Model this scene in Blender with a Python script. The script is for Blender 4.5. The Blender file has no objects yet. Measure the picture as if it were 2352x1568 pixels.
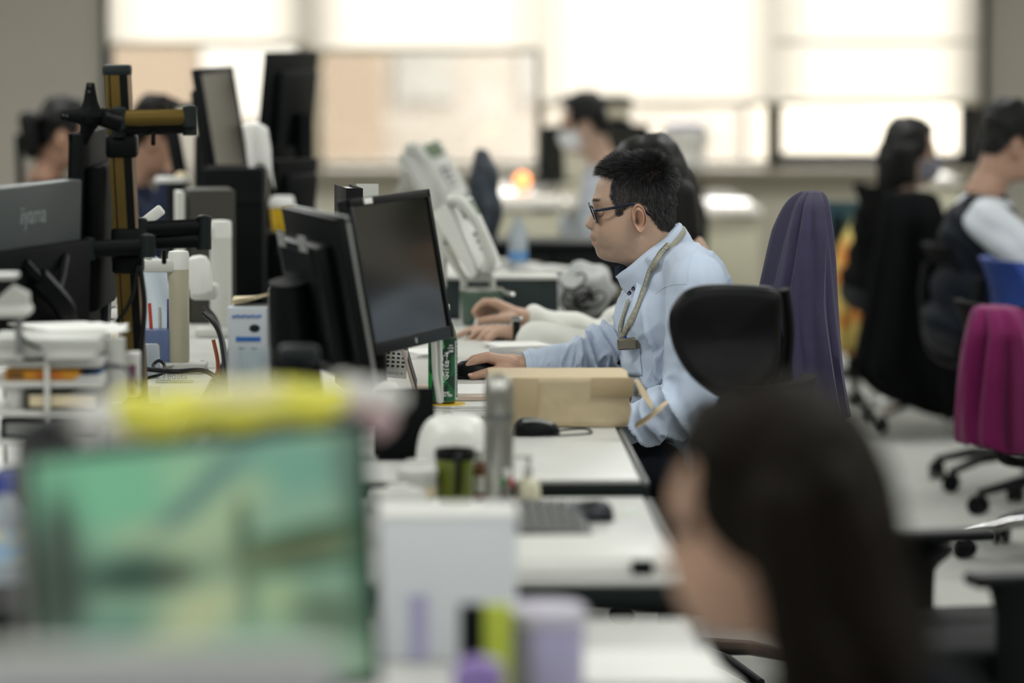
import bpy, bmesh, math, random
import numpy as np
from mathutils import Vector, Matrix, noise
from mathutils.bvhtree import BVHTree

random.seed(7)
rng = np.random.default_rng(7)
S = bpy.context.scene
COL = S.collection
R = math.radians

# ------------------------------------------------------------------ camera
FPX = 8820.0                                   # 135 mm on 36 mm, 2352 px
CAMH = 1.56
cam = bpy.data.cameras.new('camera')
cam.lens = 135; cam.sensor_width = 36; cam.sensor_fit = 'HORIZONTAL'
cam.clip_start = .1; cam.clip_end = 200
cam.dof.use_dof = True; cam.dof.focus_distance = 8.62; cam.dof.aperture_fstop = 1.9
cam_o = bpy.data.objects.new('camera', cam); COL.objects.link(cam_o)
cam_o.location = (0, 0, CAMH)
cam_o.rotation_euler = (R(90 - 4.886), 0, R(-1.39))
S.camera = cam_o
CM = cam_o.rotation_euler.to_matrix()

def W(px, py, Y):
    """point of the place seen at a pixel, at distance Y down the room"""
    d = CM @ Vector(((px - 1176) / FPX, -(py - 784) / FPX, -1))
    return Vector((0, 0, CAMH)) + d * (Y / d.y)

# ------------------------------------------------------------------ world, exposure
wd = bpy.data.worlds.new('sky'); S.world = wd; wd.use_nodes = True
bg = wd.node_tree.nodes['Background']
bg.inputs[0].default_value = (1.0, .98, .945, 1); bg.inputs[1].default_value = 7.6
S.view_settings.view_transform = 'Standard'; S.view_settings.look = 'None'
S.view_settings.gamma = 1; S.view_settings.use_curve_mapping = False
S.view_settings.exposure = 0.40
S.cycles.use_denoising = True
S.cycles.sample_clamp_indirect = 6
S.cycles.max_bounces = 4; S.cycles.diffuse_bounces = 2; S.cycles.glossy_bounces = 3; S.cycles.use_light_tree = False; S.cycles.transmission_bounces = 4
S.cycles.transparent_max_bounces = 10; S.cycles.caustics_reflective = False; S.cycles.caustics_refractive = False
S.cycles.use_adaptive_sampling = True; S.cycles.adaptive_threshold = .03
LAMP = 20.0                                    # radiance of the ceiling lamps

# ------------------------------------------------------------------ helpers
def lin(c):
    return [((v / 255) / 12.92 if v / 255 <= .04045 else ((v / 255 + .055) / 1.055) ** 2.4) for v in c]

def M(name, rgb=(128, 128, 128), rough=.5, metal=0, var=.06, scale=30, bump=0, bscale=None, coat=0,
      trans=0, emit=0, attr=None, sheen=0, sss=0, rgb2=None, spec=.5, stretch=None, bdist=.002):
    m = bpy.data.materials.new(name); m.use_nodes = True
    nt = m.node_tree; N = nt.nodes; L = nt.links
    p = N['Principled BSDF']
    tc = N.new('ShaderNodeTexCoord'); src = tc.outputs['Object']
    if stretch:
        mp = N.new('ShaderNodeMapping'); mp.inputs['Scale'].default_value = stretch
        L.new(src, mp.inputs[0]); src = mp.outputs[0]
    a = lin(rgb)
    c1 = [max(0, v * (1 - var)) for v in a] + [1]
    c2 = ([min(1, v * (1 + var)) for v in a] if rgb2 is None else lin(rgb2)) + [1]
    nz = N.new('ShaderNodeTexNoise'); nz.inputs['Scale'].default_value = scale
    nz.inputs['Detail'].default_value = 3
    L.new(src, nz.inputs['Vector'])
    mx = N.new('ShaderNodeMix'); mx.data_type = 'RGBA'
    mx.inputs[6].default_value = c1; mx.inputs[7].default_value = c2
    if rgb2 is not None:
        rp = N.new('ShaderNodeValToRGB'); rp.color_ramp.elements[0].position = .42
        rp.color_ramp.elements[1].position = .58
        L.new(nz.outputs[0], rp.inputs[0]); L.new(rp.outputs[0], mx.inputs[0])
    else:
        L.new(nz.outputs[0], mx.inputs[0])
    out = mx.outputs[2]
    if attr:
        at = N.new('ShaderNodeAttribute'); at.attribute_name = attr
        m2 = N.new('ShaderNodeMix'); m2.data_type = 'RGBA'; m2.blend_type = 'MULTIPLY'
        m2.inputs[0].default_value = 1
        L.new(out, m2.inputs[6]); L.new(at.outputs['Color'], m2.inputs[7]); out = m2.outputs[2]
    L.new(out, p.inputs['Base Color'])
    p.inputs['Roughness'].default_value = rough; p.inputs['Metallic'].default_value = metal
    p.inputs['Specular IOR Level'].default_value = spec
    p.inputs['Coat Weight'].default_value = coat; p.inputs['Coat Roughness'].default_value = .08
    p.inputs['Transmission Weight'].default_value = trans
    p.inputs['Sheen Weight'].default_value = sheen
    if sss:
        p.inputs['Subsurface Weight'].default_value = sss
        p.inputs['Subsurface Radius'].default_value = (.012, .005, .003)
        p.inputs['Subsurface Scale'].default_value = .6
    if emit:
        L.new(out, p.inputs['Emission Color']); p.inputs['Emission Strength'].default_value = emit
    if bump:
        nb = N.new('ShaderNodeTexNoise'); nb.inputs['Scale'].default_value = bscale or scale
        nb.inputs['Detail'].default_value = 4
        L.new(src, nb.inputs['Vector'])
        bp = N.new('ShaderNodeBump'); bp.inputs['Strength'].default_value = bump
        bp.inputs['Distance'].default_value = bdist
        L.new(nb.outputs[0], bp.inputs['Height']); L.new(bp.outputs[0], p.inputs['Normal'])
    return m

def thin_glass(name, tint=(255, 255, 255), refl=.07, rough=.02, rcol=(255, 255, 255)):
    m = bpy.data.materials.new(name); m.use_nodes = True
    nt = m.node_tree; N = nt.nodes; L = nt.links
    N.remove(N['Principled BSDF'])
    t = N.new('ShaderNodeBsdfTransparent'); t.inputs[0].default_value = lin(tint) + [1]
    g = N.new('ShaderNodeBsdfGlossy'); g.inputs['Roughness'].default_value = rough
    g.inputs[0].default_value = lin(rcol) + [1]
    fr = N.new('ShaderNodeFresnel'); fr.inputs[0].default_value = 1.5
    ad = N.new('ShaderNodeMath'); ad.operation = 'ADD'; ad.inputs[1].default_value = refl
    L.new(fr.outputs[0], ad.inputs[0])
    nz = N.new('ShaderNodeTexNoise'); nz.inputs['Scale'].default_value = 3
    mu = N.new('ShaderNodeMath'); mu.operation = 'MULTIPLY'
    mr = N.new('ShaderNodeMapRange'); mr.inputs[3].default_value = .9; mr.inputs[4].default_value = 1.1
    L.new(nz.outputs[0], mr.inputs[0]); L.new(ad.outputs[0], mu.inputs[0]); L.new(mr.outputs[0], mu.inputs[1])
    mx = N.new('ShaderNodeMixShader'); L.new(mu.outputs[0], mx.inputs[0])
    L.new(t.outputs[0], mx.inputs[1]); L.new(g.outputs[0], mx.inputs[2])
    L.new(mx.outputs[0], N['Material Output'].inputs[0])
    return m

def blind_mat(name, col, tcol, transp=0.0):
    """woven roller-blind cloth: reflects, and lets daylight through"""
    m = bpy.data.materials.new(name); m.use_nodes = True
    nt = m.node_tree; N = nt.nodes; L = nt.links
    N.remove(N['Principled BSDF'])
    d = N.new('ShaderNodeBsdfDiffuse'); t = N.new('ShaderNodeBsdfTranslucent')
    wv = N.new('ShaderNodeTexWave'); wv.bands_direction = 'Z'; wv.inputs['Scale'].default_value = 9
    tc = N.new('ShaderNodeTexCoord'); L.new(tc.outputs['Object'], wv.inputs[0])
    mx = N.new('ShaderNodeMix'); mx.data_type = 'RGBA'
    mx.inputs[6].default_value = [v * .94 for v in lin(tcol)] + [1]; mx.inputs[7].default_value = lin(tcol) + [1]
    L.new(wv.outputs[0], mx.inputs[0]); L.new(mx.outputs[2], t.inputs[0])
    d.inputs[0].default_value = lin(col) + [1]
    a = N.new('ShaderNodeMixShader'); a.inputs[0].default_value = .88
    L.new(d.outputs[0], a.inputs[1]); L.new(t.outputs[0], a.inputs[2])
    tr = N.new('ShaderNodeBsdfTransparent')
    b = N.new('ShaderNodeMixShader'); b.inputs[0].default_value = transp
    L.new(a.outputs[0], b.inputs[1]); L.new(tr.outputs[0], b.inputs[2])
    L.new(b.outputs[0], N['Material Output'].inputs[0])
    return m

def setp(o, label=None, cat=None, group=None, kind=None):
    if label: o['label'] = label
    if cat: o['category'] = cat
    if group: o['group'] = group
    if kind: o['kind'] = kind
    return o

def thing(name, label, cat, loc=(0, 0, 0), rz=0, group=None, rot=None):
    o = bpy.data.objects.new(name, None); COL.objects.link(o)
    o.location = loc; o.rotation_euler = rot or (0, 0, R(rz)); o.empty_display_size = .05
    return setp(o, label, cat, group)

def dup(o, parent=None, loc=None, rz=None, label=None):
    c = o.copy(); COL.objects.link(c); c.parent = parent
    if loc is not None: c.location = loc
    if rz is not None: c.rotation_euler = (0, 0, R(rz))
    if label: c['label'] = label
    for ch in [x for x in bpy.data.objects if x.parent == o]:
        dup(ch, c)
    return c

_rb = {}
def rbox_geo(size, r, seg):
    key = (tuple(round(s, 5) for s in size), round(r, 5), seg)
    if key not in _rb:
        bm = bmesh.new(); bmesh.ops.create_cube(bm, size=1)
        bmesh.ops.scale(bm, vec=size, verts=bm.verts)
        if r > 0:
            bmesh.ops.bevel(bm, geom=bm.edges[:], offset=min(r, min(size) * .49), segments=seg, profile=.5, affect='EDGES')
        bm.verts.index_update()
        _rb[key] = ([v.co.copy() for v in bm.verts], [[v.index for v in f.verts] for f in bm.faces]); bm.free()
    return _rb[key]

def spline(pts, k=6, closed=False):
    """Catmull-Rom through the points"""
    P = [np.array(p, float) for p in pts]; n = len(P); out = []
    if n < 3: return P
    rngs = range(n) if closed else range(n - 1)
    for i in rngs:
        p0 = P[(i - 1) % n] if closed or i > 0 else 2 * P[0] - P[1]
        p1 = P[i]; p2 = P[(i + 1) % n]
        p3 = P[(i + 2) % n] if closed or i + 2 < n else 2 * P[-1] - P[-2]
        for j in range(k):
            t = j / k
            out.append(.5 * (2 * p1 + (p2 - p0) * t + (2 * p0 - 5 * p1 + 4 * p2 - p3) * t * t + (3 * p1 - p0 - 3 * p2 + p3) * t ** 3))
    if not closed: out.append(P[-1])
    return out

def XF(loc=(0, 0, 0), rot=(0, 0, 0), sc=1):
    from mathutils import Euler
    return Matrix.Translation(Vector(loc)) @ Euler([R(a) for a in rot]).to_matrix().to_4x4() @ Matrix.Scale(sc, 4)

class B:
    def __init__(s): s.v = []; s.f = []; s.c = None
    def add(s, v, f, m=None):
        o = len(s.v)
        s.v += [tuple(m @ Vector(p)) if m is not None else tuple(p) for p in v]
        s.f += [[i + o for i in q] for q in f]
        return s
    def box(s, c, size, rot=(0, 0, 0), r=0, seg=2, m=None):
        v, f = rbox_geo(size, r, seg)
        x = XF(c, rot)
        return s.add(v, f, m @ x if m is not None else x)
    def tube(s, pts, r, n=8, k=0, closed=False, cap=True, m=None, flat=1, up=None):
        if k: pts = spline(pts, k, closed)
        P = [Vector(p) for p in pts]; n_ = len(P)
        rr = r if hasattr(r, '__len__') else [r] * n_
        if len(rr) != n_: rr = list(np.interp(np.linspace(0, 1, n_), np.linspace(0, 1, len(rr)), rr))
        T = []
        for i in range(n_):
            a = P[(i + 1) % n_] if closed or i < n_ - 1 else P[i]
            b = P[i - 1] if closed or i > 0 else P[i]
            t = (a - b); T.append(t.normalized() if t.length > 1e-9 else Vector((0, 0, 1)))
        nrm = Vector(up) if up else T[0].orthogonal()
        vs = []; fs = []
        for i in range(n_):
            nrm = (nrm - T[i] * nrm.dot(T[i]))
            nrm = nrm.normalized() if nrm.length > 1e-6 else T[i].orthogonal().normalized()
            bn = T[i].cross(nrm)
            for j in range(n):
                a = 2 * math.pi * j / n
                vs.append(P[i] + (nrm * math.cos(a) * flat + bn * math.sin(a)) * rr[i])
        for i in range(n_ if closed else n_ - 1):
            for j in range(n):
                i2 = (i + 1) % n_
                fs.append([i * n + j, i * n + (j + 1) % n, i2 * n + (j + 1) % n, i2 * n + j])
        if cap and not closed:
            fs.append(list(range(n))[::-1]); fs.append([(n_ - 1) * n + j for j in range(n)])
        return s.add(vs, fs, m)
    def cyl(s, p0, p1, r0, r1=None, n=20, m=None):
        return s.tube([p0, p1], [r0, r0 if r1 is None else r1], n=n, m=m)
    def lathe(s, prof, n=28, m=None, sx=1, sy=1):
        vs = []; fs = []
        for r, z in prof:
            for j in range(n):
                a = 2 * math.pi * j / n
                vs.append((max(r, 1e-5) * math.cos(a) * sx, max(r, 1e-5) * math.sin(a) * sy, z))
        for i in range(len(prof) - 1):
            for j in range(n):
                fs.append([i * n + j, i * n + (j + 1) % n, (i + 1) * n + (j + 1) % n, (i + 1) * n + j])
        fs.append(list(range(n))[::-1]); fs.append([(len(prof) - 1) * n + j for j in range(n)])
        return s.add(vs, fs, m)
    def prism(s, out, z0, z1, m=None):
        n = len(out)
        vs = [(x, y, z0) for x, y in out] + [(x, y, z1) for x, y in out]
        fs = [list(range(n))[::-1], list(range(n, 2 * n))] + [[i, (i + 1) % n, n + (i + 1) % n, n + i] for i in range(n)]
        return s.add(vs, fs, m)
    def grid(s, fn, nu, nv, m=None, wrap=False):
        vs = [fn(i / (nu - 1), j / (nv - 1)) for i in range(nu) for j in range(nv)]
        fs = [[i * nv + j, (i + 1) * nv + j, (i + 1) * nv + j + 1, i * nv + j + 1] for i in range(nu - 1) for j in range(nv - 1)]
        return s.add(vs, fs, m)
    def ball(s, c, rad, n=16, m=None, rot=(0, 0, 0)):
        rad = (rad,) * 3 if not hasattr(rad, '__len__') else rad
        prof = [(math.sin(math.pi * i / n), -math.cos(math.pi * i / n)) for i in range(n + 1)]
        x = XF(c, rot) @ Matrix.Diagonal((rad[0], rad[1], rad[2], 1))
        return s.lathe(prof, n + 6, m=(m @ x if m is not None else x))
    def cap(s, p0, r0, p1, r1, n=14):
        """tapered capsule"""
        p0 = Vector(p0); p1 = Vector(p1); d = p1 - p0; L = d.length
        d = d.normalized() if L > 1e-6 else Vector((0, 0, 1))
        pts = []; rr = []
        for i in range(7):
            a = math.pi / 2 * i / 6
            pts.append(p0 - d * r0 * math.cos(a)); rr.append(max(r0 * math.sin(a), r0 * .03))
        for i in range(7):
            a = math.pi / 2 * i / 6
            pts.append(p1 + d * r1 * math.sin(a)); rr.append(max(r1 * math.cos(a), r1 * .03))
        return s.tube(pts, rr, n=n)
    def build(s, name, mat, parent=None, smooth=True, ang=40, sub=0, solid=0, label=None, cat=None, group=None, kind=None, loc=None, rot=None, flip=False):
        me = bpy.data.meshes.new(name)
        me.from_pydata(s.v, [], s.f)
        bm = bmesh.new(); bm.from_mesh(me)
        bmesh.ops.recalc_face_normals(bm, faces=bm.faces); bm.to_mesh(me); bm.free()
        me.update()
        if smooth:
            me.shade_smooth()
            me.set_sharp_from_angle(angle=R(ang))
        if mat: me.materials.append(mat)
        o = bpy.data.objects.new(name, me); COL.objects.link(o)
        if parent is not None: o.parent = parent
        if loc is not None: o.location = loc
        if rot is not None: o.rotation_euler = [R(a) for a in rot]
        if solid:
            md = o.modifiers.new('solid', 'SOLIDIFY'); md.thickness = solid; md.offset = 0
        if sub:
            md = o.modifiers.new('sub', 'SUBSURF'); md.levels = sub; md.render_levels = sub
        return setp(o, label, cat, group, kind)

def remesh(b, voxel, smooth_it=4, fac=.5):
    """union of closed shapes as one continuous surface -> (verts Nx3, faces)"""
    me = bpy.data.meshes.new('tmp'); me.from_pydata(b.v, [], b.f)
    bm = bmesh.new(); bm.from_mesh(me); bmesh.ops.recalc_face_normals(bm, faces=bm.faces); bm.to_mesh(me); bm.free()
    o = bpy.data.objects.new('tmp', me); COL.objects.link(o)
    md = o.modifiers.new('r', 'REMESH'); md.mode = 'VOXEL'; md.voxel_size = voxel
    if smooth_it:
        sm = o.modifiers.new('s', 'SMOOTH'); sm.factor = fac; sm.iterations = smooth_it
    dg = bpy.context.evaluated_depsgraph_get(); ev = o.evaluated_get(dg)
    m2 = bpy.data.meshes.new_from_object(ev)
    n = len(m2.vertices); v = np.empty(n * 3); m2.vertices.foreach_get('co', v)
    nr = np.empty(n * 3); m2.vertices.foreach_get('normal', nr)
    f = [list(p.vertices) for p in m2.polygons]
    bpy.data.objects.remove(o); bpy.data.meshes.remove(me); bpy.data.meshes.remove(m2)
    return v.reshape(-1, 3), f, nr.reshape(-1, 3)

def fbm(p, sc, oct=2):
    return noise.fractal(Vector(p) * sc, 1.0, 2.0, oct)

def raw(name, v, f, mat, parent=None, colors=None, smooth=True, **kw):
    me = bpy.data.meshes.new(name)
    me.from_pydata([tuple(p) for p in v], [], f); me.update()
    if smooth: me.shade_smooth()
    if colors is not None:
        ca = me.color_attributes.new('Col', 'FLOAT_COLOR', 'POINT')
        a = np.ones((len(v), 4), np.float32); a[:, :3] = colors
        ca.data.foreach_set('color', a.ravel())
    if mat: me.materials.append(mat)
    o = bpy.data.objects.new(name, me); COL.objects.link(o)
    if parent is not None: o.parent = parent
    return setp(o, **kw)

def text_geo(body, size=1, ext=.0, align='CENTER', bold=0.0):
    """lettering as mesh verts/faces in the XY plane"""
    cu = bpy.data.curves.new('t', 'FONT'); cu.body = body; cu.size = size; cu.extrude = ext
    cu.align_x = align; cu.align_y = 'CENTER'; cu.offset = bold; cu.resolution_u = 3
    o = bpy.data.objects.new('t', cu); COL.objects.link(o)
    dg = bpy.context.evaluated_depsgraph_get()
    me = bpy.data.meshes.new_from_object(o.evaluated_get(dg))
    v = [p.co.copy() for p in me.vertices]; f = [list(p.vertices) for p in me.polygons]
    bpy.data.objects.remove(o); bpy.data.curves.remove(cu); bpy.data.meshes.remove(me)
    return v, f

# ------------------------------------------------------------------ materials
m_wall = M('wall paint', (180, 175, 163), .85, bump=.1, bscale=300, var=.02)
m_wall_low = M('sill wall paint', (214, 208, 190), .7, var=.02)
m_ceil = M('ceiling board', (225, 223, 216), .9, bump=.2, bscale=120)
m_carpet = M('office carpet', (176, 177, 170), .9, var=.10, scale=14, bump=.6, bscale=900, sheen=.1)
m_frame = M('dark window frame', (40, 40, 40), .45)
m_sill = M('stone sill', (196, 188, 168), .4)
m_desk = M('desk laminate', (204, 204, 198), .36, var=.015, scale=8)
m_dedge = M('dark desk edge', (18, 27, 28), .45, spec=.25)
m_dmetal = M('desk steel', (120, 122, 120), .4, metal=.6)
m_black = M('black plastic', (5, 9, 10), .45, spec=.16)
m_blackm = M('matte black plastic', (6, 9, 10), .65, bump=.15, bscale=700, spec=.10)
m_dark = M('charcoal plastic', (28, 35, 36), .45, spec=.22)
m_leather = M('black leather', (6, 9, 9), .40, bump=.25, bscale=420, spec=.22)
m_mesh = M('black mesh cloth', (7, 9, 10), .8, bump=.5, bscale=1500, spec=.12)
m_chrome = M('chrome', (200, 200, 200), .12, metal=1, var=.02)
m_steel = M('brushed steel', (178, 178, 172), .28, metal=1, var=.04, stretch=(80, 80, 2))
m_gold = M('anodised bronze', (104, 84, 34), .35, metal=.55, var=.1, stretch=(30, 30, 1))
m_goldl = M('pale bronze trim', (150, 128, 104), .4, metal=.4)
m_screen = M('dark screen glass', (30, 31, 26), .16, var=.03, spec=.6)
m_grey = M('grey plastic', (128, 130, 128), .45)
m_silver = M('silver bezel', (150, 152, 150), .35, metal=.2)
m_white = M('white plastic', (222, 222, 216), .4, var=.03)
m_offw = M('off-white plastic', (198, 199, 192), .45, var=.03)
m_beige = M('beige plastic', (178, 174, 150), .45, var=.03)
m_paper = M('white paper', (232, 231, 226), .75, var=.02)
m_cream = M('cream paper', (232, 216, 178), .7, var=.03)
m_kraft = M('brown kraft paper', (202, 184, 150), .62, var=.05, scale=18, bump=.35, bscale=35, bdist=.006)
m_tape = M('kraft tape', (186, 166, 130), .45, var=.04)
m_cable = M('black cable', (11, 13, 13), .45, spec=.3)
m_wcable = M('white cable', (214, 212, 204), .5)
m_glass = thin_glass('clear plastic')
m_wglass = thin_glass('window glass', refl=.05)
m_skin = M('skin', (190, 159, 138), .5, var=.05, scale=160, attr='Col', sss=.12, bump=.12, bscale=900)
m_hair = M('black hair', (13, 12, 12), .5, var=.5, scale=400, spec=.3)
m_hair_b = M('dark brown hair', (19, 13, 7), .6, var=.6, scale=90, stretch=(4, 4, .4), spec=.12)
# ================================================================== the room
WY = 20.0
def wx(px): return W(px, 300, WY).x
def wz(py): return W(1176, py, WY).z
XL, XR, YB, ZC = -6.0, 6.5, -4.0, 2.75
x_w0, x_w1 = wx(250), wx(2255)
z_sill, z_head = wz(396), 2.45
def struct(b, name, mat, parent=None, **kw):
    return b.build(name, mat, parent, kind='structure' if parent is None else None, **kw)
struct(B().box(((XL + XR) / 2, (YB + WY) / 2, -.05), (XR - XL, WY - YB + .4, .1)), 'floor', m_carpet)
struct(B().box(((XL + XR) / 2, (YB + WY) / 2, ZC + .05), (XR - XL, WY - YB + .4, .1)), 'ceiling', m_ceil)
wb = B()
wb.box(((XL + x_w0) / 2, WY + .1, ZC / 2), (x_w0 - XL, .2, ZC))
wb.box(((XR + x_w1) / 2, WY + .1, ZC / 2), (XR - x_w1, .2, ZC))
wb.box(((x_w0 + x_w1) / 2, WY + .1, (z_head + ZC) / 2), (x_w1 - x_w0, .2, ZC - z_head))
struct(wb, 'wall_back', m_wall)
struct(B().box(((x_w0 + x_w1) / 2, WY + .1, z_sill / 2), (x_w1 - x_w0, .2, z_sill)), 'wall_back_sill', m_wall_low)
struct(B().box((XL - .1, (YB + WY) / 2, ZC / 2), (.2, WY - YB + .4, ZC)), 'wall_left', m_wall)
struct(B().box((XR + .1, (YB + WY) / 2, ZC / 2), (.2, WY - YB + .4, ZC)), 'wall_right', m_wall)
struct(B().box(((XL + XR) / 2, YB - .1, ZC / 2), (XR - XL, .2, ZC)), 'wall_front', m_wall)
struct(B().box(((x_w0 + x_w1) / 2, WY - .06, z_sill + .012), (x_w1 - x_w0 + .1, .26, .025), r=.004), 'trim_1', m_sill)
struct(B().box(((XL + XR) / 2, WY - .008, .04), (XR - XL, .016, .08), r=.003), 'baseboard_back', m_dark)

# windows: frame, pane
wins = [(252, 690, 'window_1'), (735, 1238, 'window_2'), (1243, 1770, 'window_3'), (1786, 2222, 'window_4')]
m_col = M('beige column paint', (206, 190, 158), .7)
for i, (a, b, nm) in enumerate(wins):
    xa, xb = wx(a), wx(b); t = .035 if i < 3 else .06
    zb = z_sill + .025
    f = B()
    yy = WY + .09
    bot = t if i < 3 else .07
    f.box(((xa + xb) / 2, yy, zb + bot / 2), (xb - xa + .04, .06, bot))
    f.box(((xa + xb) / 2, yy, z_head - t / 2), (xb - xa + .04, .06, t))
    for x in (xa, xb): f.box((x, yy, (zb + z_head) / 2), (t, .06, z_head - zb))
    fo = struct(f, nm, m_frame if i in (0, 3) else m_sill)
    B().box(((xa + xb) / 2, yy, (zb + z_head) / 2), (xb - xa - t, .006, z_head - zb - 2 * t)).build('pane', m_wglass, fo)
for k, (a, b) in enumerate([(690, 735), (1770, 1786), (2222, 2255)]):
    xa, xb = wx(a), wx(b)
    struct(B().box(((xa + xb) / 2, WY + .11, (z_sill + z_head) / 2), (xb - xa, .04, z_head - z_sill)),
           'trim_%d' % (k + 2), (m_col, m_dark, m_frame)[k])
struct(B().box((x_w1 + .012, WY - .01, (z_sill + z_head) / 2), (.03, .04, z_head - z_sill)), 'trim_5', m_frame)
struct(B().box((x_w0 - .012, WY - .01, (z_sill + z_head) / 2), (.03, .04, z_head - z_sill)), 'trim_6', m_dark)

# roller blinds
m_blind = blind_mat('blind cloth', (235, 230, 218), (253, 250, 242), .10)
blabels = ['roller blind over the leftmost window, lowered to just above the dark monitors',
           'roller blind over the second window from the left',
           'long roller blind over the third window, behind the man with glasses',
           'long roller blind over the rightmost window with a dark frame']
for (a, b, zb, lab) in [(252, 709, 101, 0), (704, 1241, 116, 1), (1238, 1774, 236, 2), (1770, 2246, 236, 3)]:
    xa, xb = wx(a), wx(b); z0 = wz(zb); yy = WY - .10 - .012 * (lab % 2)
    t = thing('roller_blind', blabels[lab], 'blind', ((xa + xb) / 2, yy, z_head - .02), group='roller blinds on the back wall')
    w = xb - xa
    bb = B(); nseg = 8 if lab < 3 else 10
    bb.box((0, 0, (z0 - z_head + .02) / 2), (w - .01, .0025, z_head - .02 - z0 - .01))
    bb.build('cloth', m_blind, t)
    B().box((0, 0, z0 - z_head + .02), (w - .006, .014, .028), r=.004).build('hem_bar', m_sill, t)
    B().cyl((-w / 2, .03, -.01), (w / 2, .03, -.01), .022).build('roller', m_offw, t)
    if lab == 3:
        for zz in (97,): B().box((0, -.004, wz(zz) - z_head + .02), (w - .02, .006, .02)).build('batten', m_sill, t)

# ceiling lamps
m_lamp = M('lamp diffuser', (250, 252, 250), .5, var=0, emit=LAMP)
proto = None
for ix in range(4):
    for iy in range(6):
        loc = (-4.3 + ix * 2.9, 1.0 + iy * 3.2, ZC)
        if proto is None:
            proto = thing('ceiling_lamp', 'long flat fluorescent lamp on the office ceiling', 'lamp', loc, group='ceiling lamps')
            h = B().box((0, 0, -.02), (1.36, .34, .04), r=.004); h.build('housing', m_white, proto)
            B().add([(-.65, -.145, -.046), (-.65, .145, -.046), (.65, .145, -.046), (.65, -.145, -.046)], [[0, 1, 2, 3]]).build('diffuser', m_lamp, proto)
        else:
            dup(proto, loc=loc)

# outside: street level, pale building opposite
m_ground = M('pale pavement', (120, 116, 108), .9)
m_fac = M('pale facade', (96, 84, 69), .8, var=.05, scale=.6)
m_fac3 = M('cream facade', (196, 190, 176), .8, var=.05, scale=.6)
m_fac2 = M('grey facade', (142, 136, 126), .8, var=.05, scale=.6)
m_fwin = M('facade window', (132, 130, 124), .4)
B().box((0, 45, -3.1), (120, 48, .2)).build('street', m_ground, kind='structure')
def facade(name, label, x0, x1, y, h, mat, cols, rows):
    t = thing(name, label, 'building', ((x0 + x1) / 2, y, -3)); w = x1 - x0
    B().box((0, 3, h / 2), (w, 6, h)).build('wall', mat, t)
    for i in range(cols):
        for j in range(rows):
            cx = -w / 2 + (i + .5) * w / cols; cz = 1.4 + j * 2.9
            B().box((cx, -.02, cz), (w / cols * .45, .06, 1.3)).build('window', m_fwin, t)
    B().box((0, 2.9, h + .15), (w + .4, 6.4, .3)).build('roof', m_fac2, t)
facade('building', 'pale beige building seen through the left windows', -11, -.3, 33, 5.3, m_fac, 5, 2)
facade('building', 'light grey building seen through the middle windows', -.6, 3.3, 40, 5.4, m_fac2, 3, 2)
facade('building', 'bright cream building seen through the rightmost window', 3.8, 14, 44, 5.8, m_fac3, 5, 2)

# ================================================================== desks
def desk(x0, x1, y0, y1, z, label, side=1):
    """side=+1: the user sits at x1"""
    t = thing('office_desk', label, 'desk', ((x0 + x1) / 2, (y0 + y1) / 2, 0), group='desks of the office island')
    w, d = x1 - x0, y1 - y0
    B().box((-.008 * side, 0, z - .004), (w - .016, d - .004, .008), r=.002).build('tabletop', m_desk, t)
    B().box((0, 0, z - .023), (w, d, .030), r=.003).build('edge_band', m_dedge, t)
    B().box((side * (w / 2 - .006), 0, z - .008), (.012, d, .012), r=.004).build('front_edge', m_dmetal, t)
    for s in (-1, 1):
        lg = B().box((0, s * (d / 2 - .03), (z - .03) / 2), (.05, .03, z - .03), r=.004)
        lg.box((0, s * (d / 2 - .03), .015), (w * .8, .04, .03), r=.006)
        lg.build('leg', m_dark, t)
    B().box((-side * w * .3, 0, z - .2), (.015, d - .12, .3)).build('modesty_panel', m_dark, t)
XE, XI, LI, LE = .415, -.37, -.48, -1.2
desk(XI, XE, 3.3, 4.60, .66, 'white desk nearest the camera, in front of the blurred woman')
desk(XI, XE, 4.62, 5.67, .66, 'white desk with a lavender canister on it')
desk(XI, XE, 5.79, 6.80, .70, 'white desk with a grey keyboard and a steel flask')
desk(XI, XE, 6.89, 8.10, .72, 'white desk carrying the brown paper parcel')
desk(XI, XE, 8.12, 9.32, .72, 'white desk where the man with glasses works')
desk(XI, XE, 9.34, 10.54, .72, 'white desk used by the person in the white sweater')
desk(XI, XE, 10.56, 11.76, .72, 'desk beyond the dark grey low screen')
desk(XI, XE, 11.78, 12.98, .72, 'farthest desk of the right row, below the white phones')
desk(LE, LI, 4.4, 5.58, .66, 'left-row desk nearest the camera, under the black computer', -1)
desk(LE, LI, 5.6, 6.83, .66, 'left-row desk with the blue-capped water bottle', -1)
desk(LE, LI, 6.85, 7.93, .72, 'left-row desk under the white tray rack', -1)
desk(LE, LI, 7.95, 9.09, .72, 'left-row desk with the beige phone post at its corner', -1)
desk(LE, LI, 9.11, 10.3, .72, 'left-row desk with the white phone post', -1)
desk(LE, LI, 10.32, 11.5, .72, 'left-row desk with the dark file box', -1)
desk(LE, LI, 11.52, 12.7, .72, 'farthest desk of the left row, by the person in navy', -1)
# ================================================================== furniture builders
def frame_mat(a, b, z0, lean):
    X = Vector((b[0] - a[0], b[1] - a[1], 0)); w = X.length; X.normalize()
    Y0 = Vector((0, 0, 1)).cross(X)
    Z = Vector((0, 0, 1)) * math.cos(R(lean)) + Y0 * math.sin(R(lean)); Y = Z.cross(X)
    m = Matrix((X, Y, Z)).transposed().to_4x4()
    m.translation = Vector(((a[0] + b[0]) / 2, (a[1] + b[1]) / 2, z0))
    return m, w

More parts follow.
